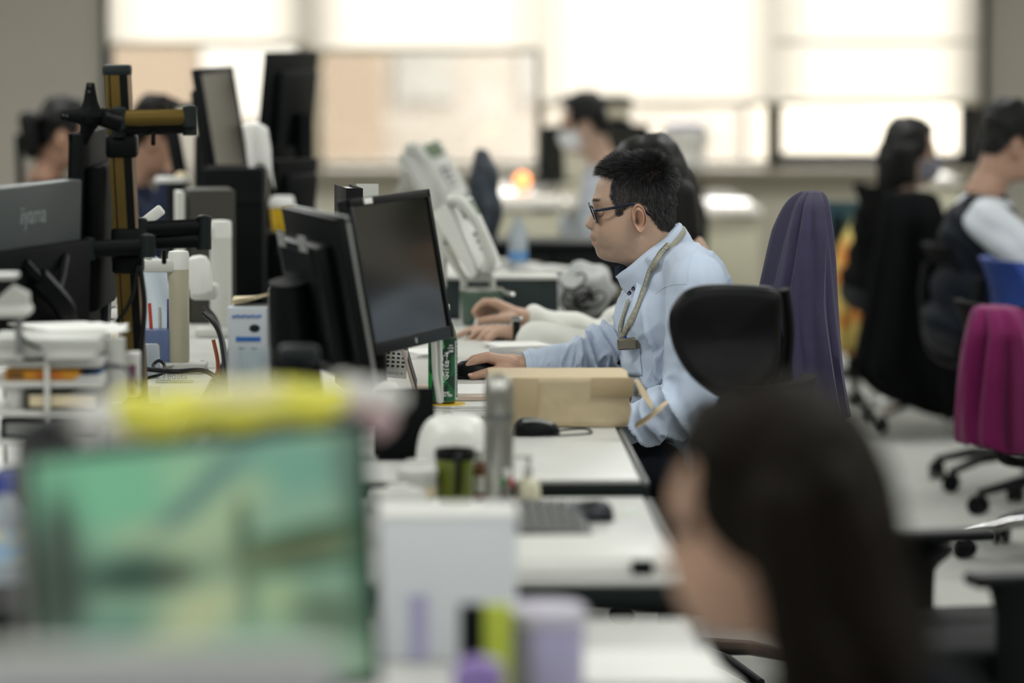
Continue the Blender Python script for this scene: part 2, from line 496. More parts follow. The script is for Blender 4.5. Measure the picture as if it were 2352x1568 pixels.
def monitor(label, a, b, z0, h, lean=8, dz=None, bezel=.017, thick=.022, chin=.022, m_case=None, m_scr=None, m_edge=None,
            bulge=.03, group=None, vents=False, name='computer_monitor'):
    """flat screen; a, b = bottom corners left and right for whoever faces it"""
    m_case = m_case or m_black
    m, w = frame_mat(a, b, z0, lean)
    t = thing(name, label, 'monitor', group=group); t.matrix_world = m
    fr = B()
    fr.box((0, thick / 2, h / 2), (w, thick, h), r=.004)
    fr.build('housing', m_case, t)
    bz = B()
    bz.box((0, -.003, h - bezel / 2), (w, .006, bezel), r=.001); bz.box((0, -.003, chin / 2), (w, .006, chin), r=.001)
    for s in (-1, 1): bz.box((s * (w / 2 - bezel / 2), -.003, h / 2), (bezel, .006, h - .002), r=.001)
    bz.build('bezel', m_edge or m_case, t)
    scr = B().box((0, -.0005, (h + chin - bezel) / 2), (w - 2 * bezel, .003, h - bezel - chin)).build('screen', m_scr or m_screen, t)
    if bulge:
        bk = B()
        bk.box((0, thick + bulge / 2 - .002, h * .48), (w * .74, bulge, h * .72), r=.012)
        bo = bk.build('back_cover', m_case, t)
        if vents:
            vb = B()
            for k in range(14): vb.box((-w * .26 + k * w * .04, thick + bulge - .001, h * .72), (.005, .004, .05), r=.001)
            vb.build('vent_slots', m_dark, bo)
    if dz is not None:
        inv = m.inverted()
        foot = m @ Vector((0, thick + bulge + .015, h * .45)); p2 = Vector((foot.x, foot.y, dz))
        st = B(); st.tube([inv @ foot, inv @ Vector((foot.x, foot.y, (foot.z + dz) / 2)), inv @ (p2 + Vector((0, 0, .01)))], [.028, .03, .034], n=12)
        st.build('stand_neck', m_case, t)
        bs = B(); Xw = m.to_3x3() @ Vector((1, 0, 0)); ang = math.degrees(math.atan2(Xw.y, Xw.x))
        bs.box(p2 + Vector((0, 0, .008)), (.24, .19, .014), (0, 0, ang), r=.006, m=inv)
        bs.build('stand_base', m_case, t)
    return t, m, w

def caster(b, c, r=.028, yaw=0):
    m = XF(c, (0, 0, yaw))
    for s in (-1, 1): b.cyl((s * .006, 0, 0), (s * .022, 0, 0), r, n=14, m=m)
    b.box((0, 0, r * .5), (.04, r * 1.7, r * 1.2), r=.012, m=m)

def chair(label, loc, rz, top=.92, backw=.44, back='mesh', arms=True, m_base=None, m_back=None, m_seat=None, head=None, z_arm=.65, phase=20, seat_z=.46, group='office chairs', back0=.56, lean=.06, name='office_chair'):
    """swivel chair; its user faces local -x"""
    t = thing(name, label, 'chair', loc, rz, group=group)
    m_base = m_base or m_black; m_back = m_back or m_mesh; m_seat = m_seat or m_back
    st = B(); st.box((0, 0, seat_z), (.47, .47, .075), r=.03, seg=4); st.build('seat', m_seat, t)
    bk = B()
    def f(u, v, off=0):
        yy = (u - .5) * backw * (1 - .10 * (2 * v - 1) ** 2 - .10 * max(0, v - .6)); z = back0 + v * (top - back0)
        x = .23 + lean * v - .10 * (u - .5) ** 2 * 4 * .5 - .03 * math.sin(v * math.pi)
        return (x + off, yy, z)
    n = 12
    vs = [f(i / n, j / n) for i in range(n + 1) for j in range(n + 1)] + [f(i / n, j / n, .035) for i in range(n + 1) for j in range(n + 1)]
    q = n + 1; fs = []
    for o in (0, q * q):
        for i in range(n):
            for j in range(n): fs.append([o + i * q + j, o + (i + 1) * q + j, o + (i + 1) * q + j + 1, o + i * q + j + 1])
    rim = [i * q for i in range(q)] + [n * q + j for j in range(1, q)] + [i * q + n for i in range(n - 1, -1, -1)] + [j for j in range(n - 1, 0, -1)]
    for k in range(len(rim)):
        a_, b_ = rim[k], rim[(k + 1) % len(rim)]; fs.append([a_, b_, b_ + q * q, a_ + q * q])
    bk.add(vs, fs); bk.build('backrest', m_back, t, ang=60)
    sp = B(); sp.tube([(.10, 0, seat_z - .05), (.27, 0, seat_z - .02), (.31, 0, .62), (.30, 0, min(.8, top - .06))], .022, k=5, n=8); sp.build('back_spine', m_black, t)
    if head:
        hb = B(); hb.box((.25 + lean, 0, (head[0] + head[1]) / 2), (.06, head[2], head[1] - head[0]), (0, 8, 0), r=.028, seg=4)
        ho = hb.build('headrest', m_leather, t)
        B().tube([(.29 + lean, 0, top - .1), (.30 + lean, 0, (head[0] + head[1]) / 2)], .014, n=8).build('headrest_stem', m_black, ho)
    if arms:
        for s in (-1, 1):
            ab = B(); ab.box((.0, s * .26, z_arm), (.225, .07, .022), r=.01, seg=3)
            ao = ab.build('armrest', m_black, t)
            B().tube([(-.03, s * .22, seat_z - .03), (-.03, s * .275, seat_z - .01), (-.03, s * .275, z_arm - .06), (-.02, s * .265, z_arm - .008)], [.03, .042, .042, .07], k=4, n=10, flat=.45, up=(0, 1, 0)).build('armrest_post', m_black, ao)
    B().tube([(0, 0, seat_z - .04), (0, 0, .26), (0, 0, .26), (0, 0, .09)], [.022, .022, .03, .03], n=14).build('gas_column', m_black, t)
    for k in range(5):
        a = R(phase + 72 * k); c, s = math.cos(a), math.sin(a)
        lb = B().tube([(.03 * c, .03 * s, .11), (.17 * c, .17 * s, .10), (.30 * c, .30 * s, .068)], [.028, .022, .015], n=8, flat=.8, up=(0, 0, 1))
        lo = lb.build('base_leg', m_base, t)
        cb = B(); caster(cb, (.30 * c, .30 * s, .03), .029, phase + 72 * k + 40); cb.build('caster', m_black, lo)
    return t

def drape(name, label, cat, mat, rows, Y, depth, folds=9, amp=.010, seed=0, twist=.3, n=72, seam=None):
    """heavy cloth hung over a chair back: rings lofted downwards; rows = (py, pxl, pxr), depth = half width across"""
    rg = np.random.default_rng(seed); ph = rg.uniform(0, 6.28, 4)
    rows = [tuple(r) for r in spline(rows, 5)]
    dep = np.interp(np.linspace(0, 1, len(rows)), np.linspace(0, 1, len(depth)), depth)
    b = B(); vs = []; fs = []
    for i, (py, xl, xr) in enumerate(rows):
        p0, p1 = W(xl, py, Y), W(xr, py, Y); cx = (p0.x + p1.x) / 2; a = (p1.x - p0.x) / 2; z = p0.z
        v = i / (len(rows) - 1)
        for j in range(n):
            th = 2 * math.pi * j / n
            fo = amp * min(1, v * 2.5) * (.5 + 1.9 * abs(noise.noise(Vector((math.cos(th) * 1.3, math.sin(th) * 1.3, seed + v * .8))))) * (math.sin(folds * th + ph[0] + twist * v * 3) + .6 * math.sin((folds * 1.7) * th + ph[1] - v) + .5 * math.sin(3 * th + ph[2]))
            ca, sa = math.cos(th), math.sin(th)
            rx = abs(ca) ** .8 * (1 if ca > 0 else -1); ry = abs(sa) ** .8 * (1 if sa > 0 else -1)
            zz = z + (.012 * math.sin(2 * th + ph[3]) + fo * .3) * (v ** 6)
            vs.append((cx + rx * (a + fo * .9), Y + .02 + ry * (dep[i] + fo * 1.2), zz))
    for i in range(len(rows) - 1):
        for j in range(n): fs.append([i * n + j, i * n + (j + 1) % n, (i + 1) * n + (j + 1) % n, (i + 1) * n + j])
    fs.append(list(range(n)))
    b.add(vs, fs)
    o = b.build(name, mat, ang=80, solid=.004, label=label, cat=cat)
    return o, vs, n, rows

# ------------------------------------------------------------------ right-hand aisle: chairs and coats
m_purple = M('faded purple jersey', (60, 56, 80), .85, var=.16, scale=60, bump=.4, bscale=600, stretch=(2, 2, .5), sheen=.08, spec=.2)
m_navyj = M('navy jersey lining', (28, 36, 62), .85, var=.1)
m_fuchsia = M('fuchsia fleece', (108, 22, 76), .9, var=.14, scale=80, bump=.5, bscale=500, sheen=.1, spec=.2)
m_coat = M('black wool coat', (8, 9, 11), .9, var=.2, bump=.4, bscale=300, spec=.08)
m_bluec = M('blue chair cloth', (10, 52, 128), .7, var=.1, bump=.3, bscale=500)
m_teal = M('teal chair cloth', (62, 96, 110), .75, var=.08)
m_pat = M('yellow patterned cloth', (226, 205, 120), .8, scale=9, rgb2=(214, 130, 52))

# the man's own chair and the jacket on it
chair('black high-back office chair under the purple jacket', (.60, 8.72, 0), 4, top=.94, backw=.28, arms=False, phase=10, lean=.03, seat_z=.44, head=(1.02, 1.13, .09))
jk, jv, jn, jr = drape('hanging_jacket', 'faded purple sweatshirt hung over the chair behind the man', 'jacket', m_purple,
     [(441, 1858, 1880), (446, 1846, 1890), (470, 1828, 1893), (520, 1812, 1895), (600, 1792, 1903), (700, 1772, 1912), (800, 1778, 1922), (900, 1790, 1935), (955, 1802, 1942)],
     8.72, [.03, .06, .12, .17, .2, .21, .22, .22, .22], folds=9, amp=.014, seed=3)
# raised seam round the sleeve
ring = min(range(len(jr)), key=lambda i: abs(jr[i][0] - 752))
sm = B().tube([jv[ring * jn + j] for j in range(jn // 2 + 4, jn // 2 + 22)], .0022, n=5); sm.build('seam', m_navyj, jk)
fl = B().grid(lambda u, v: tuple(W(1897 + 10 * v + 22 * u - 18 * u * v, 480 + 130 * u + 0 * v, 8.70) + Vector((0, .1 * v, 0))), 8, 4); fl.build('lining_flap', m_navyj, jk, solid=.004)

# empty chair at the parcel desk: padded upper back over mesh
def panel_chair():
    t = chair('black leather office chair pulled up beside the brown parcel', (.52, 7.52, 0), -32, top=.84, backw=.40, arms=False, phase=0, m_back=m_mesh, m_seat=m_leather, seat_z=.43, back0=.5, lean=.03)
    t.location = (.50, 7.64, 0)
    inv = t.matrix_basis.inverted()
    c = W(1668, 782, 7.5)
    out = [(1536, 742), (1545, 705), (1572, 672), (1612, 658), (1670, 655), (1740, 657), (1782, 664), (1797, 690), (1795, 760), (1790, 830), (1768, 872), (1730, 900), (1690, 911), (1650, 908), (1610, 885), (1575, 850), (1548, 800)]
    pts = [W(px, py, 7.5) - c for px, py in out]
    o2 = spline([(p.x, p.z, 0) for p in pts], 4, True)
    n = len(o2); vs = []; fs = []
    prof = [(0, -.004), (.45, -.001), (.8, .002), (.93, .006), (1, .016), (1, .03), (.95, .042), (.7, .05), (0, .052)]
    for r_, dy in prof:
        for p in o2:
            pr = p[1] * max(r_, .02); cur = .035 * ((p[0] * r_) / .12) ** 2
            vs.append((c.x + p[0] * max(r_, .02), c.y + dy - cur * .6 + pr * .10 + .010 * math.cos(pr * 26) * (dy < .02), c.z + p[1] * max(r_, .02)))
    for i in range(len(prof) - 1):
        for j in range(n): fs.append([i * n + j, i * n + (j + 1) % n, (i + 1) * n + (j + 1) % n, (i + 1) * n + j])
    fs += [list(range(n)), [(len(prof) - 1) * n + j for j in range(n)]]
    b = B().add(vs, fs, inv); b.build('padded_backrest', m_leather, t, ang=80)
    e = B().tube([inv @ W(1801, 664, 7.54), inv @ W(1812, 760, 7.56), inv @ W(1800, 880, 7.58), inv @ W(1770, 1000, 7.6)], .012, k=4); e.build('side_frame', m_black, t)
panel_chair()

# empty chair with T armrests, right foreground
chair('black office chair with T-shaped armrests at the right edge', (.95, 6.42, 0), 11, top=.80, arms=True, phase=8, z_arm=.645, seat_z=.49, m_seat=m_blackm, m_back=m_mesh, lean=.2)
# chairs across the aisle
t = chair('low task chair with a chrome base under the fuchsia fleece', (1.86, 10.95, 0), 200, top=.74, backw=.42, arms=False, m_base=m_chrome, phase=-10, seat_z=.42, back0=.48)
inv = t.matrix_basis.inverted()
B().tube([W(2290, 1000, 10.6), W(2294, 1040, 10.6), W(2318, 1062, 10.62), W(2400, 1066, 10.66)], .012, k=5, m=inv).build('armrest_loop', m_black, t)
drape('fleece_jacket', 'fuchsia fleece jacket hung over a chair back at the right edge', 'jacket', m_fuchsia,
      [(706, 2262, 2300), (712, 2246, 2345), (760, 2238, 2376), (850, 2222, 2392), (940, 2212, 2398), (1000, 2210, 2404), (1022, 2212, 2408)],
      10.62, [.05, .1, .16, .18, .19, .2, .2], folds=9, amp=.016, seed=11)
t = chair('blue cloth task chair below the man in the dark vest', (2.04, 11.9, 0), 188, top=.80, backw=.40, arms=False, m_back=m_bluec, phase=0, lean=.03)
t = chair('swivel chair with a chrome base under the long black coat', (1.95, 14.35, 0), 186, top=.92, m_base=m_chrome, arms=False, phase=32)
drape('long_coat', 'long black coat hanging over a swivel chair on the right', 'coat', m_coat,
      [(440, 2050, 2130), (450, 2034, 2150), (500, 2028, 2165), (600, 2010, 2190), (700, 1992, 2205), (800, 1972, 2215), (850, 1966, 2216), (905, 2020, 2216), (935, 2090, 2205)],
      14.05, [.06, .12, .2, .22, .23, .24, .24, .23, .2], folds=8, amp=.02, seed=5)
chair('teal chair far back beside the yellow cloth', (wx(1978) * .76, 15.4, 0), 250, top=.82, backw=.20, arms=False, m_back=m_teal, phase=15)
drape('patterned_cloth', 'yellow and orange patterned cloth lying over a far chair', 'cloth', m_pat,
      [(505, 1960, 2030), (540, 1935, 2040), (600, 1915, 2045), (700, 1912, 2020), (780, 1925, 1985), (805, 1935, 1965)],
      15.1, [.06, .14, .18, .18, .14, .08], folds=5, amp=.03, seed=8)
# far chairs on the left
chair('black chair with a curved headrest at the far left edge', (-1.13, 14.35, 0), 180, top=.94, arms=True, head=(1.02, 1.20, .27), phase=0)
# ================================================================== monitors
t, m1, w1 = monitor('black monitor with a plain dark screen facing the man', (-.093, 7.65), (.069, 8.10), .876, .318, lean=10, dz=.72, bezel=.017, chin=.026)
B().box((-w1 * .29, -.007, .318 - .008), (.045, .003, .012)).build('sticker', m_paper, t)
B().cyl((.005, -.006, .012), (.005, -.0075, .012), .006, n=14).build('logo', m_silver, t)
B().box((.0, -.0008, .16), (w1 - .05, .0012, .26)).build('screen_film', m_screen, t)
t, m2, w2 = monitor('black monitor with a silver edge seen from behind', (-.082, 7.10), (-.196, 7.52), .873, .318, lean=10, dz=.72, m_edge=m_silver, bulge=.035, vents=True)
for s_ in (-1, 1):
    B().box((s_ * w2 * .2, .06, .27), (.06, .002, .03), (0, 0, 0), r=.0008).build('back_plate', m_silver, t)
B().tube([(-.03, .085, .20), (0, .10, .0), (.01, .10, -.09)], [.04, .05, .05], n=14, k=4).build('stand_hood', m_black, t)

# picture on the near screen
def scr_col(px, py):
    g = np.array([150., 190, 160])
    def blob(x, y, sx, sy, ang, c, k=1.0):
        nonlocal g
        a = R(ang); dx, dy = px - x, py - y
        u = (dx * math.cos(a) + dy * math.sin(a)) / sx; v = (-dx * math.sin(a) + dy * math.cos(a)) / sy
        w_ = k * math.exp(-(u * u + v * v) ** 1.5)
        g = g * (1 - w_) + np.array(c, float) * w_
    blob(230, 1110, 220, 120, 0, (132, 208, 164)); blob(420, 1090, 60, 60, 0, (165, 214, 170), .8)
    blob(380, 1200, 240, 26, -42, (196, 214, 168)); blob(440, 1150, 300, 26, -42, (96, 140, 132), .9)
    blob(620, 1110, 330, 40, -36, (190, 212, 164), .9); blob(700, 1080, 130, 80, 0, (118, 180, 158), .9)
    blob(840, 1080, 60, 160, 0, (96, 124, 108), .8); blob(330, 1230, 90, 30, 10, (186, 208, 164), .7)
    blob(480, 1270, 120, 60, 0, (184, 206, 164), .8)
    blob(130, 1330, 60, 200, 0, (60, 72, 62), .95); blob(140, 1190, 18, 60, 0, (58, 72, 62), .9)
    blob(300, 1320, 140, 50, 4, (44, 78, 62), .95); blob(380, 1325, 50, 26, 0, (88, 82, 68), .7)
    blob(700, 1295, 190, 40, -6, (96, 106, 70), .95); blob(720, 1250, 190, 16, -8, (48, 86, 60), .9); blob(720, 1345, 180, 16, -2, (50, 92, 70), .9)
    blob(556, 1230, 20, 70, 0, (66, 90, 66), .9); blob(560, 1390, 24, 70, 0, (60, 96, 74), .9)
    blob(430, 1430, 150, 70, -20, (208, 216, 166), .9); blob(640, 1420, 60, 60, 0, (190, 214, 160), .8)
    blob(760, 1470, 110, 60, 20, (92, 112, 88), .8); blob(240, 1440, 120, 36, 0, (90, 140, 120), .8)
    blob(850, 1340, 40, 260, 0, (20, 60, 40), .6)
    blob(500, 1600, 500, 60, 0, (150, 180, 150), .9)
    return g
m_pic = M('lit screen picture', (255, 255, 255), .3, var=0, emit=.47, attr='Col')
for l_ in list(m_pic.node_tree.links):
    if l_.to_socket.name == 'Base Color': m_pic.node_tree.links.remove(l_)
m_pic.node_tree.nodes['Principled BSDF'].inputs['Base Color'].default_value = (.02, .02, .02, 1)
bt_a, bt_b = W(75, 1052, 4.0), W(868, 978, 4.33)
t, mf, wf = monitor('near monitor showing a green lake landscape', (bt_a.x, 4.0), (bt_b.x, 4.33), bt_a.z - .30, .305, lean=4, dz=.66, bezel=.010, chin=.014, m_case=m_grey, m_edge=m_black)
nu, nv = 90, 60; vs = []; cs = []
for i in range(nu + 1):
    for j in range(nv + 1):
        u, v = i / nu, j / nv
        vs.append((-(wf - .022) / 2 + u * (wf - .022), -.0035, .015 + v * (.305 - .026)))
        cs.append(lin(scr_col(80 + u * 780, 1640 - v * (640 - 0) + (1 - u) * 36 * v)))
fs = [[i * (nv + 1) + j, (i + 1) * (nv + 1) + j, (i + 1) * (nv + 1) + j + 1, i * (nv + 1) + j + 1] for i in range(nu) for j in range(nv)]
raw('picture', vs, fs, m_pic, t, colors=np.array(cs))

# left monitor with the lettering on its back (held by the post's lower arm)
p_r = W(145, 410, 7.80)
t, mi, wi = monitor('charcoal monitor with pale lettering on its back, far left', (p_r.x, 7.80), (p_r.x - .152, 7.32), p_r.z - .345, .345, lean=2, bezel=.012, thick=.03, m_case=M('charcoal monitor case', (66, 72, 72), .42), bulge=0)
bk = B().box((0, .042, .115), (wi * .98, .03, .22), r=.008).build('lower_cover', m_blackm, t)
v, f = text_geo('iiyama', .052, .0006)
B().add(v, f, Matrix.Translation((.0, .0318, .285)) @ Matrix.Rotation(R(180), 4, 'Z') @ Matrix.Rotation(R(90), 4, 'X')).build('lettering', M('pale grey print', (150, 156, 156), .5), t)
B().tube([(.06, .07, .17), (.0, .1, .11), (-.07, .08, .07)], .022, k=4).build('mount_joint', m_black, t)
B().tube([(.1, .06, .2), (.02, .09, .14), (-.1, .06, .2)], .009, k=4).build('mount_yoke', m_black, t)
B().tube([(.2, .06, -.01), (.05, .07, -.05), (-.12, .06, -.02)], .004, k=5).build('hanging_cable', m_cable, t)
# black monitor edge-on next to the post
pa, pb = W(148, 330, 7.86), W(213, 330, 8.30)
t, mp, wp = monitor('black monitor seen nearly edge-on beside the bronze post', (pb.x, 8.30), (pa.x, 7.86), 1.315 - .42, .42, lean=2, bulge=.035, m_case=m_blackm)
# dark panel lower, behind it
t = B().box(W(244, 700, 8.3), (.016, .09, .17), (6, 3, 0), r=.003).build('document_folder', m_dark, label='charcoal upright folder with staples behind the bronze post', cat='folder')

# ================================================================== monitor post with arms
def post():
    base = W(314, 955, 8.0); base.z = .72
    t = thing('monitor_arm_post', 'bronze and black monitor post with swivel arms, on the left desk', 'monitor arm', base)
    top = W(272, 172, 8.0) - base; cap = W(270, 155, 8.0) - base
    def P(px, py, Y): return W(px, py, Y) - base
    q = lambda s: top * s
    def rail(dx, dy, w, d, mat, nm):
        b = B(); o = []
        for (sx, sy) in ((-1, -1), (1, -1), (1, 1), (-1, 1)): o.append((dx + sx * w / 2, dy + sy * d / 2))
        vs = [(x, y, 0) for x, y in o] + [(x + top.x, y + top.y, top.z) for x, y in o]
        b.add(vs, [[0, 1, 2, 3], [4, 5, 6, 7], [0, 1, 5, 4], [1, 2, 6, 5], [2, 3, 7, 6], [3, 0, 4, 7]]); return b.build(nm, mat, t, smooth=False)
    rail(0, 0, .050, .050, m_black, 'post')
    rail(-.006, -.024, .019, .006, m_gold, 'bronze_strip')
    rail(-.0225, -.024, .008, .006, m_gold, 'bronze_strip')
    rail(.0235, -.024, .006, .006, m_goldl, 'bronze_strip')
    B().box(cap - Vector((0, 0, .006)), (.057, .057, .024), r=.006).build('post_cap', m_dark, t)
    for py, h in ((335, .05), (560, .07), (600, .05)):
        z = P(300, py, 8.0).z; B().box(q(z / top.z), (.064, .064, h), r=.008).build('collar', m_black, t)
    B().box((0, 0, .012), (.11, .11, .024), r=.005).build('clamp_foot', m_black, t)
    # upper arm: two stacked bars with round ends
    def arm(p0, p1, r, nm, mat, caps=True):
        a = B(); a.tube([p0, p1], r, n=12, flat=.62, up=(0, 1, 0)); ao = a.build(nm, mat, t)
        if caps:
            for p in (p0, p1):
                kb = B(); kb.cyl(p - Vector((0, 0, r * 1.25)), p + Vector((0, 0, r * 1.25)), r * .95, n=18); kb.ball(p + Vector((0, 0, r * 1.25)), (r * .8, r * .8, .004)); kb.build('knuckle', m_dark, ao)
        return ao
    arm(P(272, 272, 7.93), P(436, 268, 7.95), .0165, 'upper_arm', m_gold)
    arm(P(272, 292, 7.96), P(436, 288, 7.97), .0165, 'upper_arm', m_black)
    B().box(P(352, 318, 7.95), (.010, .01, .03), r=.003).build('cable_clip', m_black, t)
    arm(P(322, 526, 8.0), P(468, 520, 8.05), .0165, 'lower_arm', m_black)
    arm(P(322, 556, 8.02), P(468, 550, 8.05), .0165, 'lower_arm', m_black)
    arm(P(200, 572, 7.9), P(338, 566, 7.92), .018, 'lower_arm', m_black)
    B().box(P(377, 590, 8.0), (.010, .01, .03), r=.003).build('cable_clip', m_black, t)
    # star bracket
    c = P(208, 268, 7.9); sb = B()
    for tip in ((208, 190), (140, 266), (262, 264), (190, 330)):
        e = P(tip[0], tip[1], 7.9)
        sb.tube([c, c + (e - c) * .45, e], [.030, .016, .0085], n=10, k=4, flat=.55, up=(0, 1, 0))
    bo = sb.build('star_bracket', m_blackm, t, ang=60)
    for tip in ((207, 196), (205, 210), (146, 264), (154, 266)):
        p = P(tip[0], tip[1], 7.885); B().cyl(p, p + Vector((0, -.004, 0)), .0025, n=8).build('screw', m_chrome, bo)
    B().tube([P(232, 268, 7.9), P(272, 280, 7.92)], .02, n=10).build('bracket_joint', m_black, t)
    # cables down the post
    B().tube([P(318, 610, 7.95), P(300, 690, 7.94), P(262, 745, 7.93), P(210, 790, 7.92)], .0042, k=6).build('cable', m_cable, t)
    B().tube([P(322, 610, 7.95), P(332, 700, 7.94), P(325, 800, 7.93), P(324, 925, 7.92)], .0052, k=6).build('cable', m_cable, t)
post()

# ================================================================== telephones on swing arms
def phone(label, c, yaw, tilt, sc=1.0, stand=None, handle=True):
    t = thing('telephone', label, 'telephone', c, group='white desk telephones')
    t.rotation_euler = (R(tilt), 0, R(yaw)); t.scale = (sc,) * 3
    b = B().prism([(-.11, 0), (.11, 0), (.11, .022), (.06, .034), (-.05, .05), (-.11, .055)], -.085, .085, m=Matrix.Rotation(R(90), 4, 'X') @ Matrix.Rotation(R(0), 4, 'Z'))
    b.build('body', m_white, t)
    hs = B().tube([(-.115, -.055, .055), (-.09, -.055, .085), (0, -.055, .092), (.085, -.055, .072), (.112, -.055, .04)], [.024, .021, .016, .021, .025], n=12, k=5, flat=.8, up=(0, 0, 1))
    hs.build('handset', m_offw, t)
    kb = B()
    for i in range(4):
        for j in range(3): kb.box((.0 + i * .022, .0 + j * .024, .047 - i * .0055), (.014, .016, .006), (0, 14, 0), r=.002)
    kb.build('keypad', m_grey, t, kind='stuff')
    B().box((-.075, .025, .057), (.05, .09, .004), (0, 4, 0)).build('display', M('green lcd', (120, 134, 112), .25), t)
    return t
def phone_tray(label, pts, legs):
    t = thing('phone_swing_arm', label, 'phone stand', pts[0])
    o = Vector(pts[0])
    B().tube([Vector(p) - o for p in pts], .011, n=10).build('arm', m_offw, t)
    for l in legs: B().tube([Vector(p) - o for p in l], .009, n=10, k=3).build('strut', m_offw, t)
    return t
phone('white telephone tilted on a stand behind the dark screen', W(1066, 556, 10.46), -14, 0, .95).rotation_euler = (R(8), R(57), R(-20))
phone('blurred white telephone farther back, above the nearer one', W(992, 410, 12.4), -10, 0, .92).rotation_euler = (R(22), R(50), R(-30))
phone_tray('white phone stand legs rising behind the green tumbler', [Vector((W(1066, 700, 10.46).x, 10.46, .7205)), W(1066, 640, 10.46), W(1040, 600, 10.46), W(1012, 560, 10.48)],
           [[Vector((W(1136, 700, 10.46).x, 10.46, .7205)), W(1130, 640, 10.46), W(1118, 625, 10.46)], [W(1066, 640, 10.46), W(1130, 640, 10.46)], [W(1018, 500, 10.49), W(1020, 590, 10.49), W(1018, 660, 10.49)], [W(1025, 545, 10.48), W(1080, 600, 10.47), W(1118, 632, 10.46)]])
phone_tray('white phone stand under the farther telephone', [W(905, 470, 12.5), W(925, 420, 12.5), W(935, 365, 12.5)], [[W(925, 420, 12.5), W(985, 440, 12.5), W(1020, 455, 12.4)], [W(1000, 450, 12.45), W(1004, 540, 12.45), Vector((W(1004, 600, 12.45).x, 12.45, .7205))]])

def phone_post(label, px, top, bot, Y, wpx, hpx, m_t, arm=None):
    s = Y / 8820; p = W(px, bot, Y); r = wpx * s / 2; base = Vector((p.x, p.y, .72))
    t = thing('phone_post', label, 'phone stand', base)
    zt = W(px, top, Y).z - .72; zh = W(px, hpx, Y).z - .72; z0 = p.z - .72
    B().lathe([(r * .92, max(z0 - .02, .012)), (r, z0), (r, zh)]).build('tube', m_t, t)
    B().lathe([(r * 1.02, zh), (r * 1.02, zt - .006), (r * .94, zt), (r * .5, zt + .002)]).build('head', m_white, t)
    B().box((0, 0, .012), (.13, .11, .024), r=.006).build('base_plate', m_offw, t)
    if arm:
        B().box((W(arm[0], top, Y).x / 2 + W(px, top, Y).x / 2 - base.x - .01, 0, zh + (zt - zh) * arm[1]), (abs(W(arm[0], top, Y).x - W(px, top, Y).x), .05, .03), r=.008).build('swing_arm', m_offw, t)
    return t
phone_post('beige tubular phone post with a white head, near desk corner', 412, 577, 822, 9.0, 47, 618, m_beige, (322, .2))
phone_post('light grey phone post farther back with a white elbow', 508, 507, 742, 10.0, 50, 545, m_offw, (485, .3))

# ================================================================== things round the man's place
pc0 = W(1120, 985, 7.757); pc1 = W(1459, 985, 7.757)
def parcel():
    z0, h, d = .7205, .104, .215; w = pc1.x - pc0.x
    t = thing('paper_parcel', 'brown kraft paper parcel with a torn open end', 'parcel', ((pc0.x + pc1.x) / 2, 7.757 + d / 2, z0))
    nx, ny, nz = 26, 14, 8
    bm = bmesh.new(); bmesh.ops.create_cube(bm, size=1); bmesh.ops.scale(bm, vec=(w, d, h), verts=bm.verts)
    bmesh.ops.subdivide_edges(bm, edges=bm.edges[:], cuts=14, use_grid_fill=True)
    for v in bm.verts:
        p = v.co.copy(); e = sum(abs(abs(c) - s / 2) < 1e-4 for c, s in zip(p, (w, d, h)))
        n_ = noise.noise(p * 22) * .0022 + noise.noise(p * 60) * .0008
        v.co += p.normalized() * (n_ - (.0035 if e == 2 else (.005 if e == 3 else 0)))
        if p.x > w / 2 - .001: v.co.x += -.010 + .006 * noise.noise(p * 30)
        v.co.z += h / 2
        v.co.z = max(v.co.z, .0005)
    bm.verts.index_update()
    b = B().add([v.co.copy() for v in bm.verts], [[v.index for v in f.verts] for f in bm.faces]); bm.free()
    b.build('wrapping', m_kraft, t, ang=50)
    # tape strips on the near face
    for x, ww, zz, hh in ((-.075, .055, h / 2, h * .94), (.103, .086, .082, .04), (-.128, .03, .094, .01)):
        B().box((x, -d / 2 - .0018, zz), (ww, .0012, hh), r=.0004).build('tape', m_tape, t)
    o = Vector(t.location)
    def sheet(rows, nm, mat):
        g = B(); n0 = len(rows[0])
        vs = [p - o for r_ in rows for p in r_]
        fs = [[i * n0 + j, i * n0 + j + 1, (i + 1) * n0 + j + 1, (i + 1) * n0 + j] for i in range(len(rows) - 1) for j in range(n0 - 1)]
        g.add(vs, fs); g.build(nm, mat, t, solid=.0012, sub=1)
    Yn = 7.76
    def strip(lo, up, dy): sheet([[W(a[0], a[1], Yn), W((a[0] + b[0]) / 2, (a[1] + b[1]) / 2 + 2, Yn + dy * .5), W(b[0], b[1], Yn + dy)] for a, b in zip(lo, up)], 'torn_flap', m_kraft)
    strip([(1456, 872), (1468, 903), (1484, 925), (1499, 941)], [(1462, 864), (1482, 890), (1494, 915), (1503, 938)], .06)
    strip([(1456, 986), (1478, 976), (1500, 960), (1522, 938), (1540, 921)], [(1459, 970), (1476, 960), (1496, 946), (1514, 930), (1532, 917)], .05)
    strip([(1455, 870), (1462, 890), (1461, 912)], [(1459, 868), (1474, 893), (1470, 905)], .10)
parcel()

